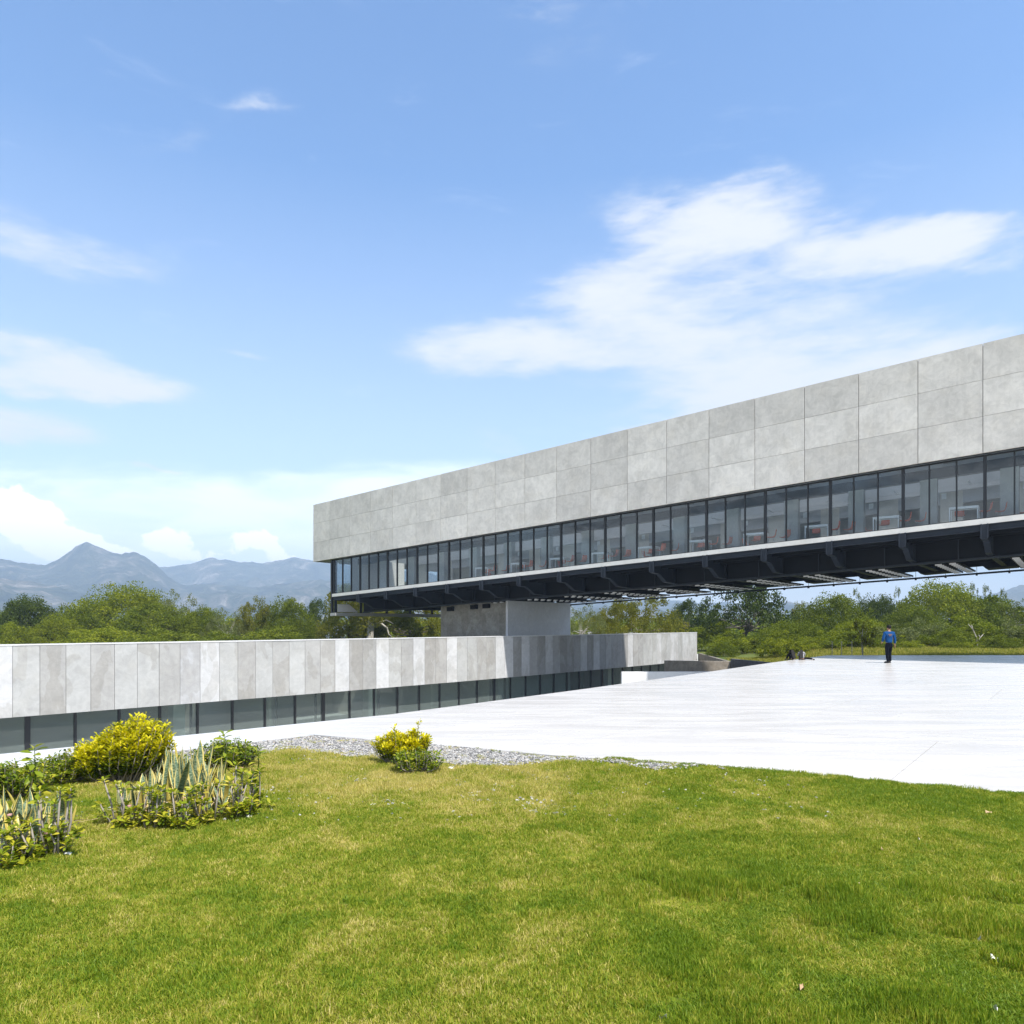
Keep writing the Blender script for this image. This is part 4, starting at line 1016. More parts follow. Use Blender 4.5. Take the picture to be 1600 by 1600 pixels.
# distant woodland closing the horizon
g = np.random.default_rng(77); Cw = []; 
for _ in range(2600):
    y = g.uniform(112, 240); x = g.uniform(-1.05, 1.25) * y; hgt = 3.4 + 1.4 * noise.noise(Vector((x * .04, y * .04, 1)))
    h_ = g.uniform(.1, 1) ** .6 * hgt; Cw.append((x, y, -1.5 + h_))
Cw = np.array(Cw); idx = np.repeat(np.arange(len(Cw)), 110); off = g.normal(0, 1, (len(idx), 3)); off *= np.array([2.6, 2.6, 1.1])
V, Fq = leaf_quads(Cw[idx] + off * .75, .42, .6)
tn = np.repeat(g.uniform(.1, .9, len(Cw)), 110) * .6 + g.uniform(0, .4, len(idx))
o = link('woodland', mesh_np('woodland', V, Fq, M['leaf_mid'], attrs={'tone': ('FACE', tn)})); tag(o, kind='stuff')
# tall grass on the banks beyond the plaza
def blade_patch(name, n, rad, h0, h1, w):
    g = np.random.default_rng(3); V = []; Fc = []; tone = []
    for i in range(n):
        x, y = g.uniform(-rad, rad, 2); h = g.uniform(h0, h1); b = g.uniform(0, 6.28); l = h * g.uniform(.1, .5); q = g.uniform(0, 3.14)
        k = len(V); wx, wy = cos(q) * w, sin(q) * w
        V += [(x-wx, y-wy, 0), (x+wx, y+wy, 0), (x+wx*.5+cos(b)*l, y+wy*.5+sin(b)*l, h), (x-wx*.5+cos(b)*l, y-wy*.5+sin(b)*l, h)]; Fc.append([k, k+1, k+2, k+3]); tone.append(g.uniform())
    return mesh_np(name, V, np.array(Fc), M['bankgrass'], attrs={'tone': ('FACE', tone)})
M['bankgrass'] = leafmat('bank_grass', [(0, (.12, .16, .02)), (.4, (.26, .27, .035)), (.75, (.48, .41, .08)), (1, (.60, .48, .18))], .35)
bp = [blade_patch('bank_tuft', 90, .5, .25, .6, .012)]
P = []; Rt = []; Sc = []; Pk = []
g = np.random.default_rng(9)
for _ in range(9000):
    y = g.uniform(43.6, 66); x = g.uniform(15, 50) if y < 60 else g.uniform(12, 50)
    if inside_poly(x - .6, y - .6, HOLE) or inside_poly(x, y, HOLE) or (x < 21 and y < 62): continue
    s = g.uniform(.6, 1.1) * (1 if x > 24 else .6); P.append((x, y, field_z(x, y) - .05)); Rt.append((0, 0, g.uniform(0, 6.28))); Sc.append((s, s, s * .9)); Pk.append(0)
o = scatter('tall_grass', P, Rt, Sc, Pk, bp); tag(o, kind='stuff')

# ------------------------------------------------------------------ planting on the lawn
def ground(px, py):
    D = F * EYE / (py - HY); return (px - CX) / F * D, D
M['leaf_gold'] = leafmat('golden_leaf', [(0, (.06, .10, .008)), (.2, (.20, .23, .010)), (.42, (.48, .44, .012)), (1, (.84, .68, .02))], .35, .45)
M['leaf_plant'] = leafmat('glossy_leaf', [(0, (.065, .115, .010)), (.5, (.20, .25, .016)), (.85, (.42, .38, .03)), (1, (.55, .46, .10))], .3, .35)
M['twig'] = simple('grey_stem', (.27, .235, .20), .85, 0, .35, 30)
M['petal'] = simple('pink_petal', (.78, .42, .40), .6)
def folded_leaves(C, Dn, size, wid, tone):
    """pointed leaf of 2 quads folded at the midrib: C base points, Dn directions"""
    n = len(C); up = rng.normal(0, .35, (n, 3)); up[:, 2] += 1
    w = np.cross(Dn, up); w /= np.linalg.norm(w, axis=1)[:, None] + 1e-9; nrm = np.cross(w, Dn)
    s = size[:, None]; ww = (size * wid)[:, None]
    b = C; t = C + Dn*s; ml = C + Dn*s*.5 + w*ww*.5 + nrm*ww*.18; mr = C + Dn*s*.5 - w*ww*.5 + nrm*ww*.18; tl = C + Dn*s*.82 + w*ww*.34 + nrm*ww*.1 - nrm*s*.05; tr = C + Dn*s*.82 - w*ww*.34 + nrm*ww*.1 - nrm*s*.05
    m0 = C + Dn*s*.5; t = t - nrm*s*.10
    V = np.stack([b, ml, tl, t, tr, mr, m0], 1).reshape(-1, 3)
    k = np.arange(n)[:, None] * 7
    Fc = np.concatenate([k + np.array([[0, 6, 1, 1]]), k + np.array([[6, 3, 2, 1]]), k + np.array([[0, 5, 6, 6]]), k + np.array([[6, 5, 4, 3]])], 1).reshape(-1, 4)
    tri = [0, 2]
    T = np.concatenate([k + np.array([[0, 6, 1]]), k + np.array([[6, 3, 2]]), k + np.array([[6, 2, 1]]), k + np.array([[0, 5, 6]]), k + np.array([[6, 5, 4]]), k + np.array([[6, 4, 3]])], 1).reshape(-1, 3)
    return V, T, np.repeat(tone, 6)
def bush(name, label, px, py, wpx, hpx, mat, nsh, leaves, lsize, seed, gold=False, group=None, lean=0, tallshoots=0, offy=0, depth=.7, lobes=((0, 1, 1),)):
    """bush of upright shoots carrying leaves all the way"""
    x, D = ground(px, py); D += offy; x = (px - CX) / F * D; Wd = wpx / F * D / 2; H = hpx / F * D
    g = np.random.default_rng(seed); o = empty(name, (x, D, lawn_z(x, D)), label, 'shrub', group)
    st = MB(); Cc = []; Dd = []; tn = []; sz = []
    for i in range(nsh):
        lb = lobes[i % len(lobes)]; a = g.uniform(0, 2*pi); rr = sqrt(g.uniform()); ex, ey = cos(a)*rr*lb[1], sin(a)*rr*depth*lb[1]
        base = Vector(((lb[0]*.6 + ex*.28)*Wd, ey*.28*Wd, 0)); hh = H * lb[2] * (1 - .38 * rr * rr) * g.uniform(.72, 1.05)
        if i < tallshoots: hh = H * g.uniform(1.1, 1.28)
        tip = Vector(((lb[0] + ex*.95)*Wd + lean * hh, ey*Wd, hh)); mid = (base + tip)/2 + Vector((ex*Wd*.20, ey*Wd*.2, -.04*H))
        st.tube([base, mid, tip], [.008 + .006*H, .006, .003], 4, False)
        nl = int(leaves * g.uniform(.7, 1.3)); clump = g.uniform()
        for k in range(nl):
            f = 1 - g.uniform() ** 1.35 * .78
            p = base.lerp(mid, f*2) if f < .5 else mid.lerp(tip, f*2-1)
            th = g.uniform(0, 2*pi); e = g.uniform(-.2, .9); d = Vector((cos(th)*cos(e), sin(th)*cos(e), sin(e)))
            if gold: d = (d + Vector((0, 0, .5))).normalized()
            q = p + d * g.uniform(0, .10) * (.5 + Wd) * .5
            Cc.append(q); Dd.append(d); sz.append(lsize * g.uniform(.6, 1.25))
            # young leaves at the shoot tips are the golden ones
            tn.append(min(1, max(0, (f - .35) * .95 + g.normal(0, .12) + (clump - .5) * .35)) if gold else min(1, max(0, g.uniform(0, .75) + (clump - .5) * .5)))
    V, T, tone = folded_leaves(np.array(Cc), np.array(Dd), np.array(sz), .45, np.array(tn))
    f_ = link('foliage', mesh_np('foliage', V, T, M[mat], attrs={'tone': ('FACE', tone)}), o)
    st.obj('stems', M['twig'], o)
    return o
bush('golden_bush', 'large golden yellow bush in front of the lower windows at left', 184, 1222, 164, 104, 'leaf_gold', 230, 85, .050, 1, True, tallshoots=0, lean=.10, lobes=((-.42, .55, .66), (.05, .62, .86), (.42, .56, 1.02)))
bush('green_bush', 'dark green bush filling the space left of the large golden bush', 92, 1226, 100, 46, 'leaf_plant', 70, 45, .045, 2)
bush('green_bush', 'leafy green bush at the left frame edge behind the left snake plants', 22, 1246, 110, 54, 'leaf_plant', 80, 45, .045, 3)
bush('green_bush', 'dense green bush behind the right end of the middle snake plants', 352, 1200, 108, 44, 'leaf_plant', 90, 46, .045, 4)
bush('green_bush', 'low green bush showing between the golden bush and the middle snake plants', 262, 1205, 70, 30, 'leaf_plant', 40, 40, .042, 14)
bush('golden_bush', 'small yellow topped bush at the gravel edge in the middle', 628, 1192, 92, 52, 'leaf_gold', 130, 70, .046, 5, True, tallshoots=2, lobes=((-.38, .66, .92), (.05, .7, .84), (.40, .62, 1.0)))
bush('green_bush', 'low green shrub with pale leaves in front of the small yellow topped bush', 652, 1206, 84, 38, 'leaf_plant', 50, 34, .045, 6)
bush('green_bush', 'dry looking tuft left of the large golden bush with long thin twigs', 120, 1222, 60, 58, 'leaf_plant', 30, 14, .05, 33)
# broad-leaved weeds that overtop the planting
def weed(label, px, py, hpx, seed, n=16):
    x, D = ground(px, py); H = hpx / F * D; g = np.random.default_rng(seed)
    o = empty('tall_weed', (x, D, lawn_z(x, D)), label, 'weed', 'tall weeds in the planting'); st = MB()
    st.tube([(0, 0, 0), (.02, 0, H*.5), (.0, .02, H)], [.009, .007, .003], 5)
    Cc = []; Dd = []; sz = []; tn = []
    for k in range(n):
        z = H * (1 - (k / n) ** 1.3 * .75); a = k * 2.4; e = .5 - k * .07
        Cc.append((0, 0, z)); Dd.append((cos(a)*cos(e), sin(a)*cos(e), sin(e))); sz.append(.10 + .05 * g.uniform()); tn.append(g.uniform(.3, .75))
    V, T, tone = folded_leaves(np.array(Cc), np.array(Dd), np.array(sz), .38, np.array(tn))
    link('foliage', mesh_np('foliage', V, T, M['leaf_plant'], attrs={'tone': ('FACE', tone)}), o); st.obj('stems', M['leaf_plant'], o)
weed('tall weed with drooping leaves rising from the left snake plants', 52, 1262, 92, 1, 22)
weed('tall weed standing above the dense green bush behind the middle snake plants', 350, 1238, 92, 2, 20)
weed('short upright sprig at the right end of the dense green bush', 402, 1210, 38, 3, 10)

# snake plants: every leaf its own part
m, nt = newmat('snake_leaf'); tcn = nn(nt, 'ShaderNodeTexCoord').outputs['Object']
ed = nn(nt, 'ShaderNodeAttribute', attribute_name='edge').outputs['Fac']
oi = nn(nt, 'ShaderNodeObjectInfo')
st_ = nn(nt, 'ShaderNodeVectorMath', {0: tcn, 1: oi.outputs['Random']}, operation='ADD').outputs[0]
bands = noi(nt, nn(nt, 'ShaderNodeMapping', {'Vector': st_, 'Scale': (14, 14, 60)}).outputs[0], 1.0, 4, .6, .5)
c = mixc(nt, mrange(nt, bands, .42, .58), (.065, .115, .060), (.23, .29, .18))
yl = mixc(nt, noi(nt, st_, 9, 3, .6), (.62, .48, .10), (.72, .62, .28))
c = mixc(nt, mrange(nt, ed, .66, .80), c, yl)
c = mixc(nt, mrange(nt, oi.outputs['Random'], .84, .88), c, mixc(nt, mrange(nt, bands, .3, .7), (.42, .36, .08), (.60, .46, .10)))
p = nn(nt, 'ShaderNodeBsdfPrincipled', {'Base Color': c, 'Roughness': .4, 'Specular IOR Level': .4}); out(nt, p.outputs[0]); M['snake'] = m
m, nt = newmat('dry_leaf'); tcn = nn(nt, 'ShaderNodeTexCoord').outputs['Object']; oi = nn(nt, 'ShaderNodeObjectInfo').outputs['Random']
c = ramp(nt, mth(nt, 'ADD', mth(nt, 'MULTIPLY', oi, .6), mth(nt, 'MULTIPLY', noi(nt, tcn, 12, 4, .6), .4)), [(.1, (.30, .17, .09)), (.4, (.52, .38, .22)), (.8, (.78, .70, .58))])
p = nn(nt, 'ShaderNodeBsdfPrincipled', {'Base Color': c, 'Roughness': .8}); out(nt, p.outputs[0]); M['dry'] = m
def blade_leaf(name, L, w, bend, twist, mat, seed, crumple=0.0):
    g = random.Random(seed); n = 9; V = []; ed = []; Fc = []
    ax = g.uniform(0, 6.28)
    for i in range(n + 1):
        f = i / n; ww = w * (.55 + 1.0 * f * (1 - f) * 2.1) * (1 if f < .8 else (1 - ((f - .8) / .2) ** 1.6)) + .0008
        c_ = Vector((bend * f * f * L, crumple * sin(f * 9 + seed) * .02, L * f * (1 - .25 * abs(bend) * f)))
        if crumple and f > .55: c_.z -= (f - .55) ** 1.2 * L * crumple * 1.1; c_.x += (f - .55) * L * crumple
        th = twist * f + g.uniform(-.05, .05)
        for j in range(5):
            q = (j - 2) / 2; off = Vector((sin(th) * 0 - abs(q) ** 2 * 0, 0, 0))
            V.append(tuple(c_ + Vector((cos(th + pi/2) * 0, 0, 0)) + Vector((sin(th), cos(th), 0)) * (q * ww * .5) + Vector((cos(th), -sin(th), 0)) * (q * q * ww * .28)))
            ed.append(abs(q))
    for i in range(n):
        for j in range(4): Fc.append([i*5+j, i*5+j+1, (i+1)*5+j+1, (i+1)*5+j])
    return mesh_np(name, np.array(V), np.array(Fc), M[mat], True, attrs={'edge': ('POINT', ed)})
LV = [blade_leaf('leaf', 1.0, .085 + .02 * (i % 3), [.05, .12, -.08, .2, .02, .3, .1, -.15][i], [.3, .8, -.6, .2, 1.2, -.2, .5, -1][i], 'snake', i) for i in range(8)]
DV = [blade_leaf('dry_blade', 1.0, .055, [.3, .5, .7, .2][i], [1.5, .8, -1.2, 2][i], 'dry', 20 + i, .4 + .1 * i) for i in range(4)]
def snake(label, px, py, spread_px, hpx, nleaf, ndry, seed, depth=.35):
    x, D = ground(px, py); D += .12; x = (px - CX) / F * D
    H = .90 * hpx / F * D; Sx = spread_px / F * D / 2; g = random.Random(seed)
    o = empty('snake_plant', (x, D, lawn_z(x, D)), label, 'snake plant', 'clumps of snake plants')
    for i in range(nleaf + ndry):
        dry = i >= nleaf; u = g.gauss(0, .45); u = max(-1, min(1, u)); v = g.uniform(-1, 1)
        L = H * (1 - .50 * abs(u) ** 1.3) * g.uniform(.55, 1.04) * (.62 if dry else 1)
        if not dry and g.random() < .25: L *= .65
        l = link('dry_blade' if dry else 'leaf', g.choice(DV if dry else LV), o, (u * Sx, v * depth, -.01), g.uniform(0, 6.28))
        l.scale = (.46, .44 + .14 * g.random(), L)
        l.rotation_euler[0] = g.gauss(0, .10) + (g.gauss(0, .25) if dry else 0); l.rotation_euler[1] = u * .30 + g.gauss(0, .08) + (g.gauss(0, .3) if dry else 0)
    return o
snake('tall snake plants crowded in the centre of the middle bed', 288, 1272, 150, 126, 120, 16, 1)
snake('shorter yellow edged snake plants at the left of the middle bed', 238, 1272, 92, 84, 48, 6, 2)
snake('snake plants mixed with withered leaves at the right of the middle bed', 332, 1270, 92, 92, 48, 14, 3)
snake('snake plants at the left frame edge with folded withered leaves', 14, 1330, 96, 114, 70, 16, 4)
snake('snake plants with a yellow edged pair of leaves at the right of the left bed', 58, 1330, 54, 90, 34, 8, 5)
# thick-stemmed low shrubs with leaf rosettes and small pink flowers
def rosette_shrub(label, px, py, wpx, hpx, seed, nst=8):
    x, D = ground(px, py); D += .08; x = (px - CX) / F * D; Wd = wpx / F * D / 2; H = 1.22 * hpx / F * D; g = np.random.default_rng(seed)
    o = empty('rosette_shrub', (x, D, lawn_z(x, D)), label, 'shrub', 'low thick stemmed shrubs around the snake plants')
    Cc = []; Dd = []; sz = []; tn = []; nf = 0
    for i in range(nst):
        a = g.uniform(0, 2*pi); r1 = g.uniform(.1, 1); base = Vector((cos(a)*r1*Wd*.45, sin(a)*r1*Wd*.3, -.01)); tip = Vector((cos(a)*r1*Wd, sin(a)*r1*Wd*.6, H * g.uniform(.38, 1.08)))
        mid = (base + tip) / 2 + Vector((g.normal(0, .02), g.normal(0, .02), 0))
        MB().tube([base, mid, tip], [.009, .008, .006], 6).obj('stem', M['twig'], o, smooth=True)
        heads = [tip] + [(base.lerp(mid, g.uniform(.35, 1)) if q_ < 2 else mid.lerp(tip, g.uniform(.1, .8))) + Vector((g.normal(0, .06), g.normal(0, .06), g.normal(0, .02))) for q_ in range(2)]
        for hd in heads:
            for k in range(12):
                th = k * 2.4 + g.normal(0, .2); e = .75 - k * .075 + g.normal(0, .12)
                Cc.append(tuple(hd - Vector((0, 0, k * .003)))); Dd.append((cos(th)*cos(e), sin(th)*cos(e), sin(e))); sz.append(g.uniform(.045, .085)); tn.append(min(1, max(0, g.uniform(.35, .95) - .3 * (k > 9))))
            if g.uniform() < .06:
                c_ = hd + Vector((0, -.02, .05)); q = .010
                MB().hexa([tuple(c_ + Vector(v) * q) for v in [(-1, -1, -.6), (1, -1, -.6), (1, 1, -.6), (-1, 1, -.6), (-1.3, -1.3, .6), (1.2, -1.2, .7), (1.3, 1.2, .6), (-1.2, 1.3, .5)]]).obj('flower', M['petal'], o)
    V, T, tone = folded_leaves(np.array(Cc), np.array(Dd), np.array(sz), .42, np.array(tn))
    link('foliage', mesh_np('foliage', V, T, M['leaf_plant'], attrs={'tone': ('FACE', tone)}), o)
rosette_shrub('low shrub at the left end of the middle bed with mottled leaves', 196, 1296, 80, 60, 1, 9)
rosette_shrub('low shrub between the left end and the centre of the middle bed', 236, 1298, 60, 52, 2, 7)
rosette_shrub('low shrub with bare grey stems at the foot of the tallest snake plants', 284, 1296, 60, 46, 3, 7)
rosette_shrub('low shrub with round leaf rosettes right of the tallest snake plants', 328, 1288, 60, 48, 4, 7)
rosette_shrub('low shrub with pink flowers near the right end of the middle bed', 368, 1280, 60, 62, 5, 8)
rosette_shrub('sparse grey stemmed shrub at the right tip of the middle bed', 402, 1268, 44, 62, 6, 5)
rosette_shrub('low shrub with pink flowers at the right end of the left bed', 88, 1344, 64, 80, 7, 9)
rosette_shrub('low shrub with wide leaf rosettes in front of the left snake plants', 40, 1352, 60, 50, 8, 7)
rosette_shrub('low leafy shrub in the bottom left corner of the left bed', 4, 1362, 50, 46, 9, 6)
# white stones, fallen leaves and small litter on the turf
M['chalk'] = simple('white_stone', (.72, .70, .66), .8, 0, .15, 20)
for i_, (px_, py_, s_, t_) in enumerate([(107, 1338, .030, 'white stone on the grass beside the left bed'), (390, 1277, .034, 'white stone at the right tip of the middle bed'), (705, 1202, .045, 'whitish stone at the edge of the gravel right of the small yellow bush'), (286, 1190, .03, 'white stone lying behind the middle snake plants'), (583, 1258, .028, 'pale stone in the dry grass below the small yellow bush'), (92, 1236, .028, 'pale stone in the dry grass below the green bush at left')]):
    x, D = ground(px_, py_); o = link('stone', stone_mesh('stone', 60 + i_, M['chalk']), None, (x, D, lawn_z(x, D) + s_ * .45), i_); o.scale = (s_ * 1.3, s_, s_); tag(o, t_, 'stone')
def fallen(px, py, L, rz, label, cat='leaf', name='fallen_leaf', mat='dry'):
    x, D = ground(px, py); z = lawn_z(x, D) + .018; o = MB(); L = L * .6
    n = 6; V = []; Fc = []
    for i in range(n + 1):
        f = i / n; w = L * .22 * sin(pi * min(.97, f + .03)) + .001
        V += [(L*f, -w, .012*sin(f*5)), (L*f, 0, .004 + .016*sin(f*5)), (L*f, w, .02 + .01*cos(f*4))]
    for i in range(n):
        for j in range(2): Fc.append([i*3+j, i*3+j+1, i*3+j+4, i*3+j+3])
    o = link(name, mesh_np(name, np.array(V), np.array(Fc), M[mat], True), None, (x, D, z), rz); tag(o, label, cat)
fallen(1540, 1270, .12, .2, 'pale dead twig-like leaf near the plaza edge at right')
fallen(1436, 1316, .06, 1.1, 'small curled brown leaf in the middle of the right lawn')
fallen(1548, 1509, .055, -.3, 'cream coloured fallen leaf at lower right of the lawn', mat='chalk')
fallen(1558, 1586, .05, 1.4, 'upright pale leaf sliver near the bottom right corner', mat='chalk')
fallen(1533, 1480, .03, 2.0, 'tiny white leaf fragment above the cream fallen leaf', mat='chalk')
fallen(1340, 1388, .04, .5, 'small straw coloured leaf left of the dark lush grass')
fallen(1250, 1548, .09, .9, 'thin dry stalk in the lower middle of the lawn')
fallen(1377, 1333, .03, .3, 'tiny reddish brown leaf left of the curled brown leaf')
fallen(1042, 1598, .06, 2.6, 'white scrap at the bottom edge of the lawn', mat='chalk')
# ------------------------------------------------------------------ furniture inside the raised building
def up(ob_t, s, z=0): return BP(ob_t, s, z)
AB = atan2(D1.y, D1.x)
def fbox(mb, x0, x1, y0, y1, z0, z1): return mb.box(x0, x1, y0, y1, z0, z1)
TT = MB().box(-.6, .6, -.35, .35, .71, .75).mesh('table_top', M['table'])
TL = MB().box(-.02, .02, -.02, .02, 0, .709).mesh('leg', M['table'])
TF = MB().box(-.56, .56, -.33, -.30, .65, .70).box(-.56, .56, .30, .33, .65, .70).mesh('frame', M['table'])
def table(t, s, label):
    o = empty('table', BP(t, s, .003), label, 'table', 'white tables along the windows'); o.rotation_euler[2] = AB
    link('table_top', TT, o); link('frame', TF, o)
    for sx in (-.57, .57):
        for sy in (-.32, .32): link('leg', TL, o, (sx, sy, 0))
    return o
cs = MB()
V = []; Fc = []
prof_s = [(-.20, .45), (-.05, .425), (.12, .43), (.19, .47), (.225, .56), (.25, .70), (.27, .84)]
for (y_, z_) in prof_s:
    wv = .21 if z_ < .6 else .21 - (z_ - .6) * .14
    for q in (-1, -.5, .5, 1): V.append((q * wv, y_, z_ + .03 * (abs(q) > .9)))
n0 = len(V); V += [(x, y + (.018 if z > .5 else 0), z - (.018 if z <= .5 else 0)) for x, y, z in V]
for a in range(6):
    for b in range(3):
        Fc.append([a*4+b, a*4+b+1, (a+1)*4+b+1, (a+1)*4+b]); Fc.append([n0+a*4+b, n0+(a+1)*4+b, n0+(a+1)*4+b+1, n0+a*4+b+1])
for a in range(6): Fc.append([a*4, (a+1)*4, n0+(a+1)*4, n0+a*4]); Fc.append([a*4+3, n0+a*4+3, n0+(a+1)*4+3, (a+1)*4+3])
Fc.append([0, n0, n0+1, 1]); Fc.append([1, n0+1, n0+2, 2]); Fc.append([2, n0+2, n0+3, 3]); Fc += [[24, 25, n0+25, n0+24], [25, 26, n0+26, n0+25], [26, 27, n0+27, n0+26]]
seat_me = mesh_np('seat_shell', V, Fc, M['orange'], True)
leg_me = [MB().tube([(sx*.12, sy*.10, .42), (sx*.2, sy*.2, 0)], .011, 5).mesh('leg', M['chrome']) for sx in (-1, 1) for sy in (-1, 1)]
def chair(t, s, rz, label):
    o = empty('chair', BP(t, s, .003), label, 'chair', 'orange chairs at the window tables'); o.rotation_euler[2] = AB + rz
    link('seat_shell', seat_me, o)
    for l in leg_me: link('leg', l, o)
    return o
rel_w = ['under the leftmost lit panes of tables', 'above the left part of the pillar', 'above the middle of the pillar', 'just right of the pillar', 'above the sparse pale tree', 'above the yellow green tree', 'above the end of the low building', 'above the large dark forked tree', 'above the gap left of the seated people', 'left of the walking person', 'nearly above the right tall tree', 'at the right frame edge', 'beyond the right frame edge']
rel_w[0] = 'first from the left end'
ordn = ['first', 'second', 'third', 'fourth', 'fifth', 'sixth', 'seventh', 'eighth', 'ninth', 'tenth', 'eleventh', 'twelfth']
tpos = [18.5 + 3.34 * i for i in range(11)]
random.seed(3)
for i, t in enumerate(tpos):
    t = t + .25; w_ = ordn[i]
    table(t, 1.15, f'white metal table in the raised building windows, {w_} window table from the left')
    chair(t - .25, 1.75 + random.uniform(-.1, .1), random.uniform(-.25, .25), f'orange chair on the far side of the {w_} window table from the left')
    chair(t + .82, 1.15 + random.uniform(-.1, .1), -pi/2 + random.uniform(-.3, .3), f'orange chair at the right end of the {w_} window table from the left')
    chair(t + 1.35, 1.9, -pi/2 + random.uniform(-.5, .5), f'orange chair standing back to the right of the {w_} window table from the left')
    if i % 2 == 0: chair(t - 1.25, 3.3, pi/2 + random.uniform(-.4, .4), f'orange chair deeper inside, left behind the {w_} window table from the left')

# ------------------------------------------------------------------ people
M['skin'] = simple('skin', (.32, .18, .11), .6)
M['hair'] = simple('black_hair', (.006, .005, .005), .6, 0, .2, 8, .2)
M['jacket'] = simple('blue_jacket', (.006, .055, .175), .85, 0, .2, 14, .15)
M['trouser'] = simple('dark_trousers', (.004, .005, .010), .9, 0, .3, 14, .08)
M['shoe'] = simple('black_shoe', (.008, .008, .009), .4)
M['darkcloth'] = simple('black_cloth', (.008, .008, .010), .9, 0, .2, 8, .1)
M['whitecloth'] = simple('white_cloth', (.30, .30, .32), .85)
M['emblem'] = simple('jacket_print', (.22, .13, .10), .8)
def skin_mesh(name, nodes, edges, mat, root=0, sub=2):
    """nodes: list of (pos, rx, ry)"""
    me = bpy.data.meshes.new(name); me.from_pydata([n_[0] for n_ in nodes], edges, [])
    o = bpy.data.objects.new(name, me); COL.objects.link(o)
    md = o.modifiers.new('skin', 'SKIN'); md.use_smooth_shade = True
    me.skin_vertices.new() if not me.skin_vertices else None
    sv = me.skin_vertices[0].data
    for i, n_ in enumerate(nodes): sv[i].radius = (n_[1], n_[2]); sv[i].use_root = (i == root)
    m2 = o.modifiers.new('sub', 'SUBSURF'); m2.levels = sub; m2.render_levels = sub
    bpy.context.view_layer.update()
    dg = bpy.context.evaluated_depsgraph_get(); ev_ = o.evaluated_get(dg); r_ = bpy.data.meshes.new_from_object(ev_)
    bpy.data.objects.remove(o); r_.name = name; r_.materials.clear(); r_.materials.append(mat)
    r_.polygons.foreach_set('use_smooth', [True] * len(r_.polygons)); return r_
def hand(nodes, edges, w, palm, d, side, curl=.3):
    """palm and five fingers off wrist node w"""
    d = Vector(d).normalized(); sd_ = Vector(side).normalized(); nm_ = d.cross(sd_)
    b = len(nodes); pc = Vector(palm); nodes.append((tuple(pc + d*.045), .020, .020)); edges.append((w, b))
    for k, (L, o_) in enumerate([(.075, -.026), (.085, -.009), (.08, .009), (.062, .026)]):
        r0 = pc + d*.075 + sd_*o_; m_ = r0 + (d*cos(curl) + nm_*sin(curl))*L*.5; e_ = m_ + (d*cos(curl*2) + nm_*sin(curl*2))*L*.5
        i = len(nodes); nodes += [(tuple(r0), .010, .010), (tuple(m_), .009, .009), (tuple(e_), .007, .007)]; edges += [(b, i), (i, i+1), (i+1, i+2)]
    r0 = pc + d*.02 - sd_*.03; i = len(nodes); nodes += [(tuple(r0), .012, .012), (tuple(r0 + d*.035 - sd_*.02 + nm_*.01), .010, .010)]; edges += [(b, i), (i, i+1)]
# walking person, seen from behind (faces away, +Y)
px_, py_ = 1389, 1036; D_ = F * EYE / (py_ - HY); xw = (px_ - CX) / F * D_
person = empty('person', (xw, D_, .002), 'person in a blue jacket and dark trousers walking away across the plaza', 'person')
nodes = [((0, 0, .93), .10, .075), ((0, .01, 1.08), .10, .075), ((0, 0, 1.25), .12, .085), ((0, -.01, 1.40), .105, .075), ((0, .0, 1.50), .055, .055), ((0, .02, 1.57), .07, .075), ((0, .025, 1.66), .082, .095), ((0, .02, 1.72), .06, .07)]
edges = [(0, 1), (1, 2), (2, 3), (3, 4), (4, 5), (5, 6), (6, 7)]
def chain(pts, frm):
    i = len(nodes); nodes.extend(pts); edges.append((frm, i)); [edges.append((i + k, i + k + 1)) for k in range(len(pts) - 1)]; return len(nodes) - 1
# legs: left foot back, right foot forward
chain([((-.09, -.01, .86), .075, .08), ((-.10, -.02, .48), .062, .065), ((-.10, -.06, .12), .036, .040), ((-.10, -.02, .07), .030, .030)], 0)
chain([((.09, .03, .86), .075, .08), ((.10, .14, .49), .062, .065), ((.11, .14, .12), .036, .040), ((.12, .19, .07), .030, .030)], 0)
wl = chain([((-.18, 0, 1.42), .062, .062), ((-.255, -.02, 1.13), .046, .048), ((-.25, .12, .98), .032, .032)], 3)
hand(nodes, edges, wl, (-.245, .16, .96), (.1, .9, -.35), (0, .3, 1))
wr = chain([((.18, 0, 1.42), .062, .062), ((.255, .0, 1.12), .046, .048), ((.29, .04, .86), .032, .032)], 3)
hand(nodes, edges, wr, (.292, .045, .84), (.05, .1, -1), (0, 1, 0))
# head features: nose and ears
b6 = 6
for p_, r_ in [((0, .135, 1.635), .016), ((-.085, .02, 1.64), .016), ((.085, .02, 1.64), .016)]:
    i = len(nodes); nodes.append((p_, r_, r_)); edges.append((b6, i))
link('body', skin_mesh('body', nodes, edges, M['skin']), person)
nodes = [((0, 0, .90), .17, .135), ((0, .01, 1.08), .168, .125), ((0, 0, 1.25), .185, .135), ((0, -.01, 1.41), .15, .11), ((0, -.005, 1.49), .075, .07)]; edges = [(0, 1), (1, 2), (2, 3), (3, 4)]
chain([((-.20, 0, 1.41), .082, .08), ((-.275, -.02, 1.13), .068, .068), ((-.262, .09, 1.0), .052, .052)], 3)
chain([((.20, 0, 1.41), .082, .08), ((.275, .0, 1.12), .068, .068), ((.295, .035, .90), .052, .052)], 3)
jk = link('jacket', skin_mesh('jacket', nodes, edges, M['jacket']), person)
em = MB()
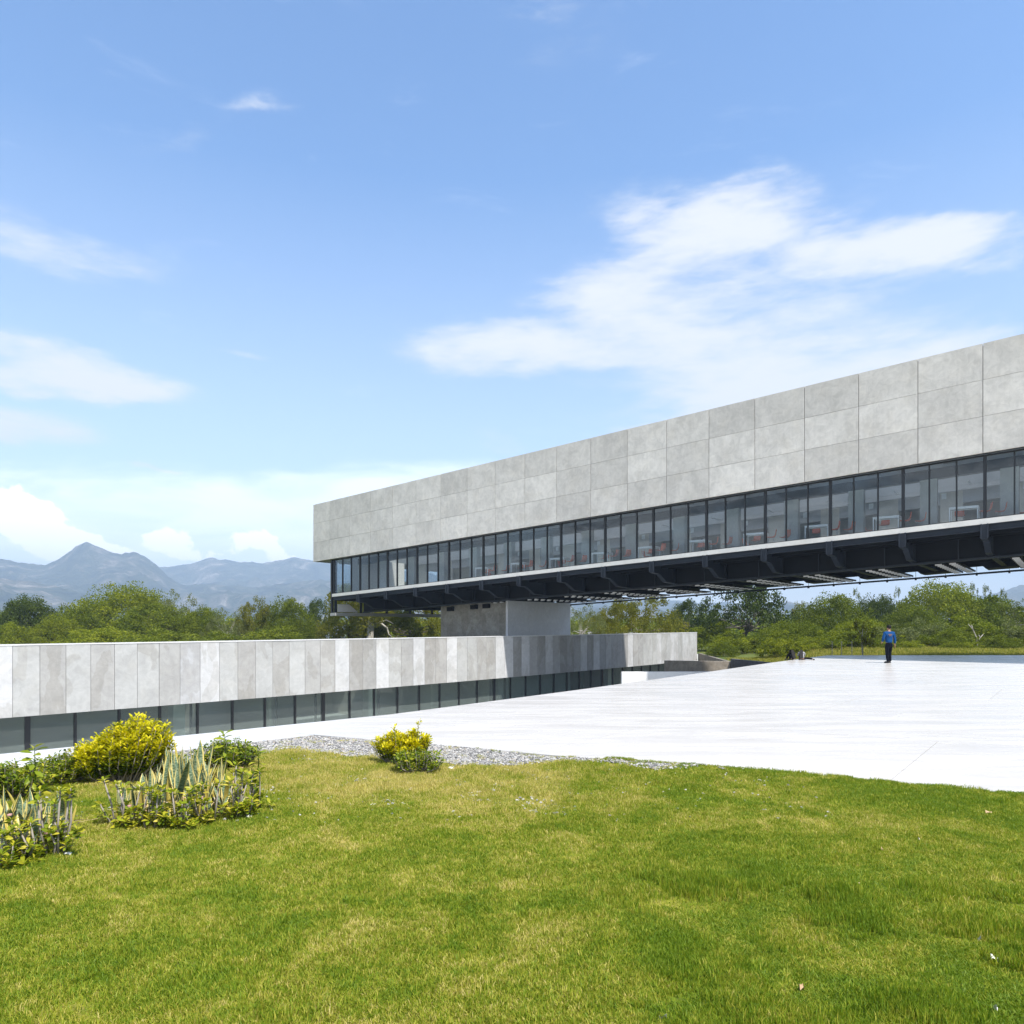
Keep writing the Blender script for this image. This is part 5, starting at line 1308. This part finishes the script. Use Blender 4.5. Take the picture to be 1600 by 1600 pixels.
for (x0_, x1_, z_) in [(-.10, .08, 1.325), (-.06, .05, 1.265)]:
    n_ = 6
    for k in range(n_):
        a_ = x0_ + (x1_ - x0_) * k / n_; em.box(a_, a_ + (x1_ - x0_) / n_ * .75, -.150, -.135, z_, z_ + .035)
em.obj('jacket_lettering', M['emblem'], jk)
nodes = [((0, 0, 1.0), .15, .12), ((0, 0, .88), .155, .125)]; edges = [(0, 1)]
chain([((-.09, -.01, .78), .108, .112), ((-.10, -.02, .48), .085, .088), ((-.10, -.10, .12), .068, .072), ((-.10, -.105, .08), .066, .07)], 1)
chain([((.09, .04, .78), .108, .112), ((.10, .14, .49), .085, .088), ((.11, .12, .12), .068, .072), ((.11, .115, .08), .066, .07)], 1)
link('trousers', skin_mesh('trousers', nodes, edges, M['trouser']), person)
def blob(name, c, r, mat, parent, cut=None, sub=2):
    bm = bmesh.new(); bmesh.ops.create_icosphere(bm, subdivisions=sub, radius=1)
    for v in bm.verts:
        v.co = Vector((v.co.x * r[0], v.co.y * r[1], v.co.z * r[2]))
        if cut: v.co = cut(v.co)
        v.co += Vector(c)
    me = bpy.data.meshes.new(name); bm.to_mesh(me); bm.free(); me.materials.append(mat); me.polygons.foreach_set('use_smooth', [True] * len(me.polygons)); return link(name, me, parent)
blob('hair', (0, .0, 1.69), (.098, .108, .105), M['hair'], person, lambda c: Vector((c.x, min(c.y, .07) if c.z < .02 else c.y, max(c.z, -.10))))
for sx, y_ in ((-.105, .02), (.125, .24)):
    MB().box(sx - .045, sx + .045, y_ - .10, y_ + .15, 0, .03).box(sx - .04, sx + .04, y_ - .09, y_ + .04, .03, .09).box(sx - .04, sx + .04, y_ + .04, y_ + .13, .03, .06).obj('shoe', M['shoe'], person)
# two people sitting on the plaza edge, seen from behind
def sitter(px, py, label, cloth, legside, sc, rz, legdir):
    D = F * EYE / (py - HY); x = (px - CX) / F * D
    o = empty('person', (x, D, .0), label, 'person'); o.rotation_euler[2] = rz; o.scale = (sc, sc, sc)
    global nodes, edges
    nodes = [((0, 0, .12), .10, .08), ((0, .06, .28), .10, .08), ((0, .15, .44), .11, .08), ((0, .22, .54), .10, .08), ((0, .28, .58), .05, .05), ((0, .33, .60), .08, .09), ((0, .37, .63), .07, .08)]; edges = [(i, i+1) for i in range(6)]
    for s_ in (-1, 1):
        k_ = legdir[0 if s_ < 0 else 1]
        f_ = chain([((s_*.09, .06, .10), .07, .07), (k_[0], .06, .06), (k_[1], .045, .045), (k_[2], .035, .03)], 0)
        w_ = chain([((s_*.17, .18, .50), .055, .055), ((s_*.22, .30, .30), .042, .042), ((s_*.10, .42, .30), .03, .03)], 3)
        hand(nodes, edges, w_, (s_*.08, .43, .30), (-s_*.9, .3, 0), (0, 0, 1))
    link('body', skin_mesh('body', nodes, edges, M['skin']), o)
    bodn, bode = nodes, edges
    nodes = [((0, -.01, .10), .18, .14), ((0, .06, .28), .165, .13), ((0, .14, .44), .175, .13), ((0, .20, .53), .12, .10)]; edges = [(0, 1), (1, 2), (2, 3)]
    for s_ in (-1, 1): chain([((s_*.18, .18, .49), .075, .075), ((s_*.23, .30, .30), .06, .06), ((s_*.12, .41, .30), .045, .045)], 3)
    link('shirt', skin_mesh('shirt', nodes, edges, cloth), o)
    nodes = [((0, .0, .10), .165, .13), ((0, .05, .11), .16, .12)]; edges = [(0, 1)]
    for s_ in (-1, 1):
        k_ = legdir[0 if s_ < 0 else 1]; chain([((s_*.09, .08, .11), .105, .105), (k_[0], .08, .08), (k_[1], .06, .06)], 1)
    link('trousers', skin_mesh('trousers', nodes, edges, M['darkcloth']), o)
    for s_ in (0, 1):
        q = Vector(legdir[s_][2]); MB().box(q.x - .05, q.x + .05, q.y - .09, q.y + .10, 0, .08).obj('shoe', M['shoe'], o)
    blob('hair', (0, .28, .60), (.105, .12, .11), M['hair'], o)
    MB().hexa([(-.17, -.20, .16), (.06, -.20, .16), (.06, -.05, .12), (-.17, -.05, .12), (-.16, .02, .55), (.08, .02, .55), (.08, .3, .50), (-.15, .3, .50)]).hexa([(-.16, .02, .551), (.08, .02, .551), (.08, .3, .501), (-.15, .3, .501), (-.09, .16, .70), (.08, .16, .70), (.08, .32, .70), (-.08, .32, .70)]).obj('long_hair', M['hair'], o)
bent = [[(-.12, .42, .40), (-.12, .62, .08), (-.12, .66, .04)], [(.12, .42, .40), (.12, .62, .08), (.12, .66, .04)]]
out_r = [[(-.10, .42, .36), (-.08, .60, .08), (-.08, .64, .04)], [(.38, .22, .12), (.74, .12, .08), (.80, .14, .045)]]
sitter(1240, 1031.5, 'person in black sitting bent forward on the plaza edge, the left one of the pair', M['darkcloth'], 0, .74, .25, bent)
sitter(1253, 1031.3, 'person in a white shirt sitting on the plaza edge, one leg stretched right', M['whitecloth'], 1, .72, -.25, out_r)

# ------------------------------------------------------------------ haze
m, nt = newmat('haze_air')
pv = nn(nt, 'ShaderNodeVolumePrincipled', {'Color': (.60, .78, 1.0, 1), 'Density': HAZE, 'Anisotropy': 0.0})
o_ = nt.nodes.new('ShaderNodeOutputMaterial'); nt.links.new(pv.outputs[0], o_.inputs['Volume'])
hz_ = MB().box(-9900, 9900, -62, 5300, -12, 375).obj('haze', m); tag(hz_, kind='stuff')
